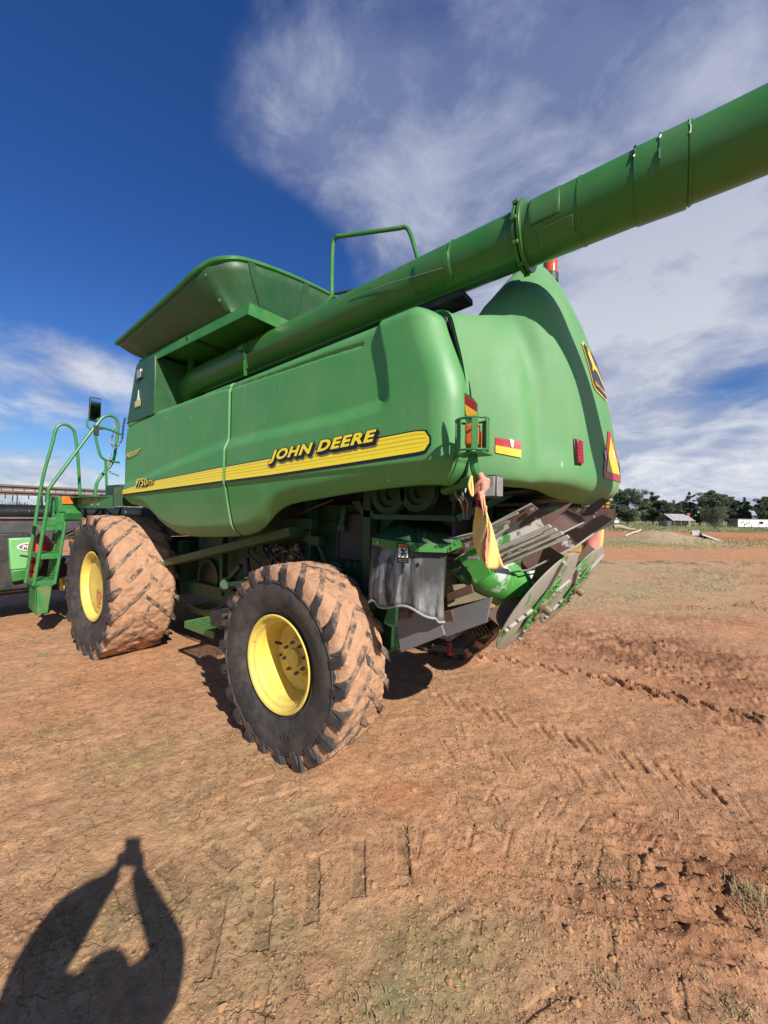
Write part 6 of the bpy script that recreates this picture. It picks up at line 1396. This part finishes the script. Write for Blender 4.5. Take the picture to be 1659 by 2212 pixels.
# far scrub that closes the view between the trunks
rng=np.random.default_rng(5); vs=[];fs=[]
for c in range(300):
    px=rng.uniform(-300,2100); d=pxdir(px,1120); g=Vector((d.x,d.y,0)); g=g/(g.dot(Vector((CF.x,CF.y,0)).normalized()))*rng.uniform(230,300); r=rng.uniform(2,4.5)
    for k in range(60):
        u=rng.normal(size=3); u/=np.linalg.norm(u); p=np.array(g)+np.array([0,0,r*.75])+u*r*np.array([1.6,1.6,.9])*rng.uniform(.5,1.05); a_=rng.normal(size=3); bb=rng.normal(size=3); h=.45; k0_=len(vs)
        vs+=[tuple(p+a_*h),tuple(p+bb*h),tuple(p-a_*h*.6)]; fs.append((k0_,k0_+1,k0_+2))
b=MB(); b.add(vs,fs); o=b.build('distant_scrub',LV['pine'],None,sm=False); o['kind']='stuff'
# wire fence along the grass
FN=thing('wire_fence','low post and wire fence running along the grass in front of the trees','fence',tuple(gfar(800,104)))
for k in range(26):
    g=gfar(60+k*66,104+ (k%3)*.2); b=MB(); b.cyl(g,g+Vector((0,0,1.15)),.06,6); b.build('post',BK_,FN)
b=MB()
for zz in (.5,.8,1.1): b.tube([gfar(60,104)+Vector((0,0,zz)),gfar(60+25*66,104)+Vector((0,0,zz))],.012,4)
b.build('wire',M['steel'],FN)
# things lying on and by the mound
MT=mat('pale_concrete',(.55,.50,.42),.8,var=.15)
g=Vector((MOUND.x,MOUND.y,0))
cv=g+RGT*3.55-FWD*.6
CU_=thing('sheet_metal_trough','dark curved metal trough with pale edge lying on the right end of the mound','trough',tuple(cv))
b=MB(); P=[]
for i in range(9):
    t=i/8; row=[]
    for k in range(9):
        s=(k/8-.5); q=cv+RGT*(-.9+1.9*t)+Vector((0,0,.72-.66*t+.30*math.cos(s*2.6)-.1))+FWD*(s*1.3); row.append(q)
    P.append(row)
b.grid(P); b.build('sheet',M['sidegrey'],CU_,solid=.03); b=MB(); b.bar(P[0][0]+Vector((0,0,-.05)),P[-1][0]+Vector((0,0,-.02)),.12,.09); b.build('edge_rail',MT,CU_)
b=MB(); P=[]
for i in range(25): P.append([cv+RGT*(-1.55+i*.028)-FWD*.4+FWD*(.02 if i%2 else -.02)+Vector((0,0,z_)) for z_ in (.55,.98)])
b.grid(P); tag(b.build('corrugated_sheet',M['wwall'],None,solid=.01,sm=False),'short white corrugated sheet standing beside the dark trough on the mound','metal sheet')
cs=g-RGT*3.1-FWD*.2
b=MB(); b.slab([cs+Vector((0,0,.35)),cs+RGT*1.3+Vector((0,0,.85)),cs+RGT*1.7+FWD*.5+Vector((0,0,.9)),cs+RGT*.6+FWD*.5+Vector((0,0,.4))],(0,0,.12)); tag(b.build('concrete_slab',MT,None),'pale concrete slab tipped on the left shoulder of the dirt mound','concrete slab')
lg_=gfar(370,62); b=MB(); b.tube([lg_-RGT*1.8+Vector((0,0,.55)),lg_-RGT*.8+Vector((0,0,.6)),lg_+RGT*.5+Vector((0,0,.3)),lg_+RGT*1.9+Vector((0,0,.15))],[.3,.34,.22,.1],10,smoothn=4); tag(b.build('fallen_log',mat('bleached_log',(.33,.28,.2),.9,var=.3),None),'bleached fallen log lying on the grass left of the mound','log')
# ------------------------------------------------------------------ crumbs, straw and tufts on the soil
def scatter_points(n,rmin,rmax,seed):
    rng=np.random.default_rng(seed); rr=np.hypot(GX[:,0],GY[:,0]); i0=int(np.searchsorted(rr,rmin)); i1=int(np.searchsorted(rr,rmax)); ii=rng.integers(i0,i1,n); jj=rng.integers(2,938,n)
    return [(float(GX[i,j]),float(GY[i,j]),float(GH[i,j])) for i,j in zip(ii,jj)],rng
_bi=bmesh.new(); bmesh.ops.create_icosphere(_bi,subdivisions=1,radius=1); ICO=([tuple(v.co) for v in _bi.verts],[tuple(v.index for v in f.verts) for f in _bi.faces]); _bi.free()
pts,rng=scatter_points(16000,1.35,13,3)
b=MB()
for (x,y,z) in pts:
    r_=math.hypot(x,y); p=Vector((x,y,z))
    px=829.5+831*(p-CAM).dot(CR)/max(.1,(p-CAM).dot(CF)); py=1106-831*(p-CAM).dot(CU)/max(.1,(p-CAM).dot(CF))
    wgt=.12+1.0*math.exp(-((px-1420)/330)**2-((py-1960)/170)**2)+1.0*math.exp(-((px-1450)/300)**2-((py-1430)/60)**2)+.5*math.exp(-((px-1250)/300)**2-((py-1600)/120)**2)+.4*math.exp(-((px-100)/150)**2-((py-2050)/120)**2)
    if rng.random()>wgt: continue
    s=rng.uniform(.0025,.009)*(1+.12*r_)
    if rng.random()<.03: s*=2.2
    vs=[]
    for v in ICO[0]: vs.append(p+Vector(v)*s*rng.uniform(.65,1.15))
    b.add([Vector((q.x,q.y,p.z+(q.z-p.z)*.7)) for q in vs],ICO[1])
m_cl=mat('loose_soil',(.36,.20,.10),.95,var=.35,vscale=5,spec=.1)
o=b.build('soil_crumbs',m_cl,None,sm=False); o['kind']='stuff'
pts,rng=scatter_points(1300,1.35,10,5); b=MB()
for (x,y,z) in pts:
    a=rng.uniform(0,6.28); L=rng.uniform(.003,.014); 
    if rng.random()<.012: L=rng.uniform(.05,.12)
    p=Vector((x,y,z+.004)); d=Vector((math.cos(a),math.sin(a),rng.uniform(-.05,.15)))*L; b.bar(p-d*.5,p+d*.5,.0022,.0015)
o=b.build('straw_litter',M['straw'],None,sm=False); o['kind']='stuff'
# tufts
GM=lmat('grass_blades',(.11,.12,.05),(.36,.32,.17))
def tuft(b,x,y,n,h,rng,spread):
    z=gz(x,y)
    for k in range(n):
        px_,py_=x+rng.normal()*spread,y+rng.normal()*spread; a=rng.uniform(0,6.28); L=h*rng.uniform(.4,1.1); p=Vector((px_,py_,z)); d=Vector((math.cos(a),math.sin(a),0)); s=Vector((-d.y,d.x,0))*.0022
        q=p+d*L*.35+Vector((0,0,L*.7)); e=p+d*L*.9+Vector((0,0,L*.75)); b.add([p-s,p+s,q+s*.8,q-s*.8,e],[(0,1,2,3),(3,2,4)])
rng=np.random.default_rng(11); b=MB()
for (px,py,n,h,sp) in ((1640,1965,110,.05,.05),(1615,1930,50,.03,.05),(1655,2000,80,.045,.05),(1575,2185,50,.04,.05),(1330,2150,40,.03,.04),(780,2190,60,.025,.06),(95,1415,60,.05,.05),(60,1440,40,.04,.05),(1080,1790,30,.025,.03),(1310,1905,40,.03,.04),(110,1545,90,.025,.12)):
    g=at(px,py,2,0); tuft(b,g.x,g.y,n,h,rng,sp)
o=b.build('grass_tufts',GM,None,sm=False); o['kind']='stuff'
# rough dry grass over the middle distance and round the mound
b=MB(); rng=np.random.default_rng(12)
for k in range(24000):
    px=rng.uniform(1150,1665); t=rng.random(); 
    band=rng.choice(3,p=[.34,.26,.40])
    py={0:1172+rng.normal()*6,1:rng.uniform(1212,1320),2:rng.uniform(1126,1150)}[int(band)]
    if band==1 and fbm(px/90,py/14,3,5)<.02: continue
    g=at(px,py,2,0); r_=math.hypot(g.x,g.y)
    h=rng.uniform(.02,.055) if band==1 else (rng.uniform(.03,.10) if band==0 else rng.uniform(.1,.3)); 
    w_=.0011*r_*.6; a=rng.uniform(0,6.28); zz=0.0
    uu=(g-MOUND).dot(RGT); vv=(g-MOUND).dot(FWD)
    zz=.85*math.exp(-(abs(uu)/3.3)**3-(vv/2.8)**2)
    if band!=2 and zz>.35 and rng.random()<.8: continue
    p=Vector((g.x,g.y,zz)); s=Vector((math.cos(a),math.sin(a),0))*w_; b.add([p-s,p+s,p+Vector((rng.normal()*.03,rng.normal()*.03,h))],[(0,1,2)])
o=b.build('field_grass',lmat('field_grass_blades',(.17,.17,.075),(.40,.34,.20)),None,sm=False); o['kind']='stuff'
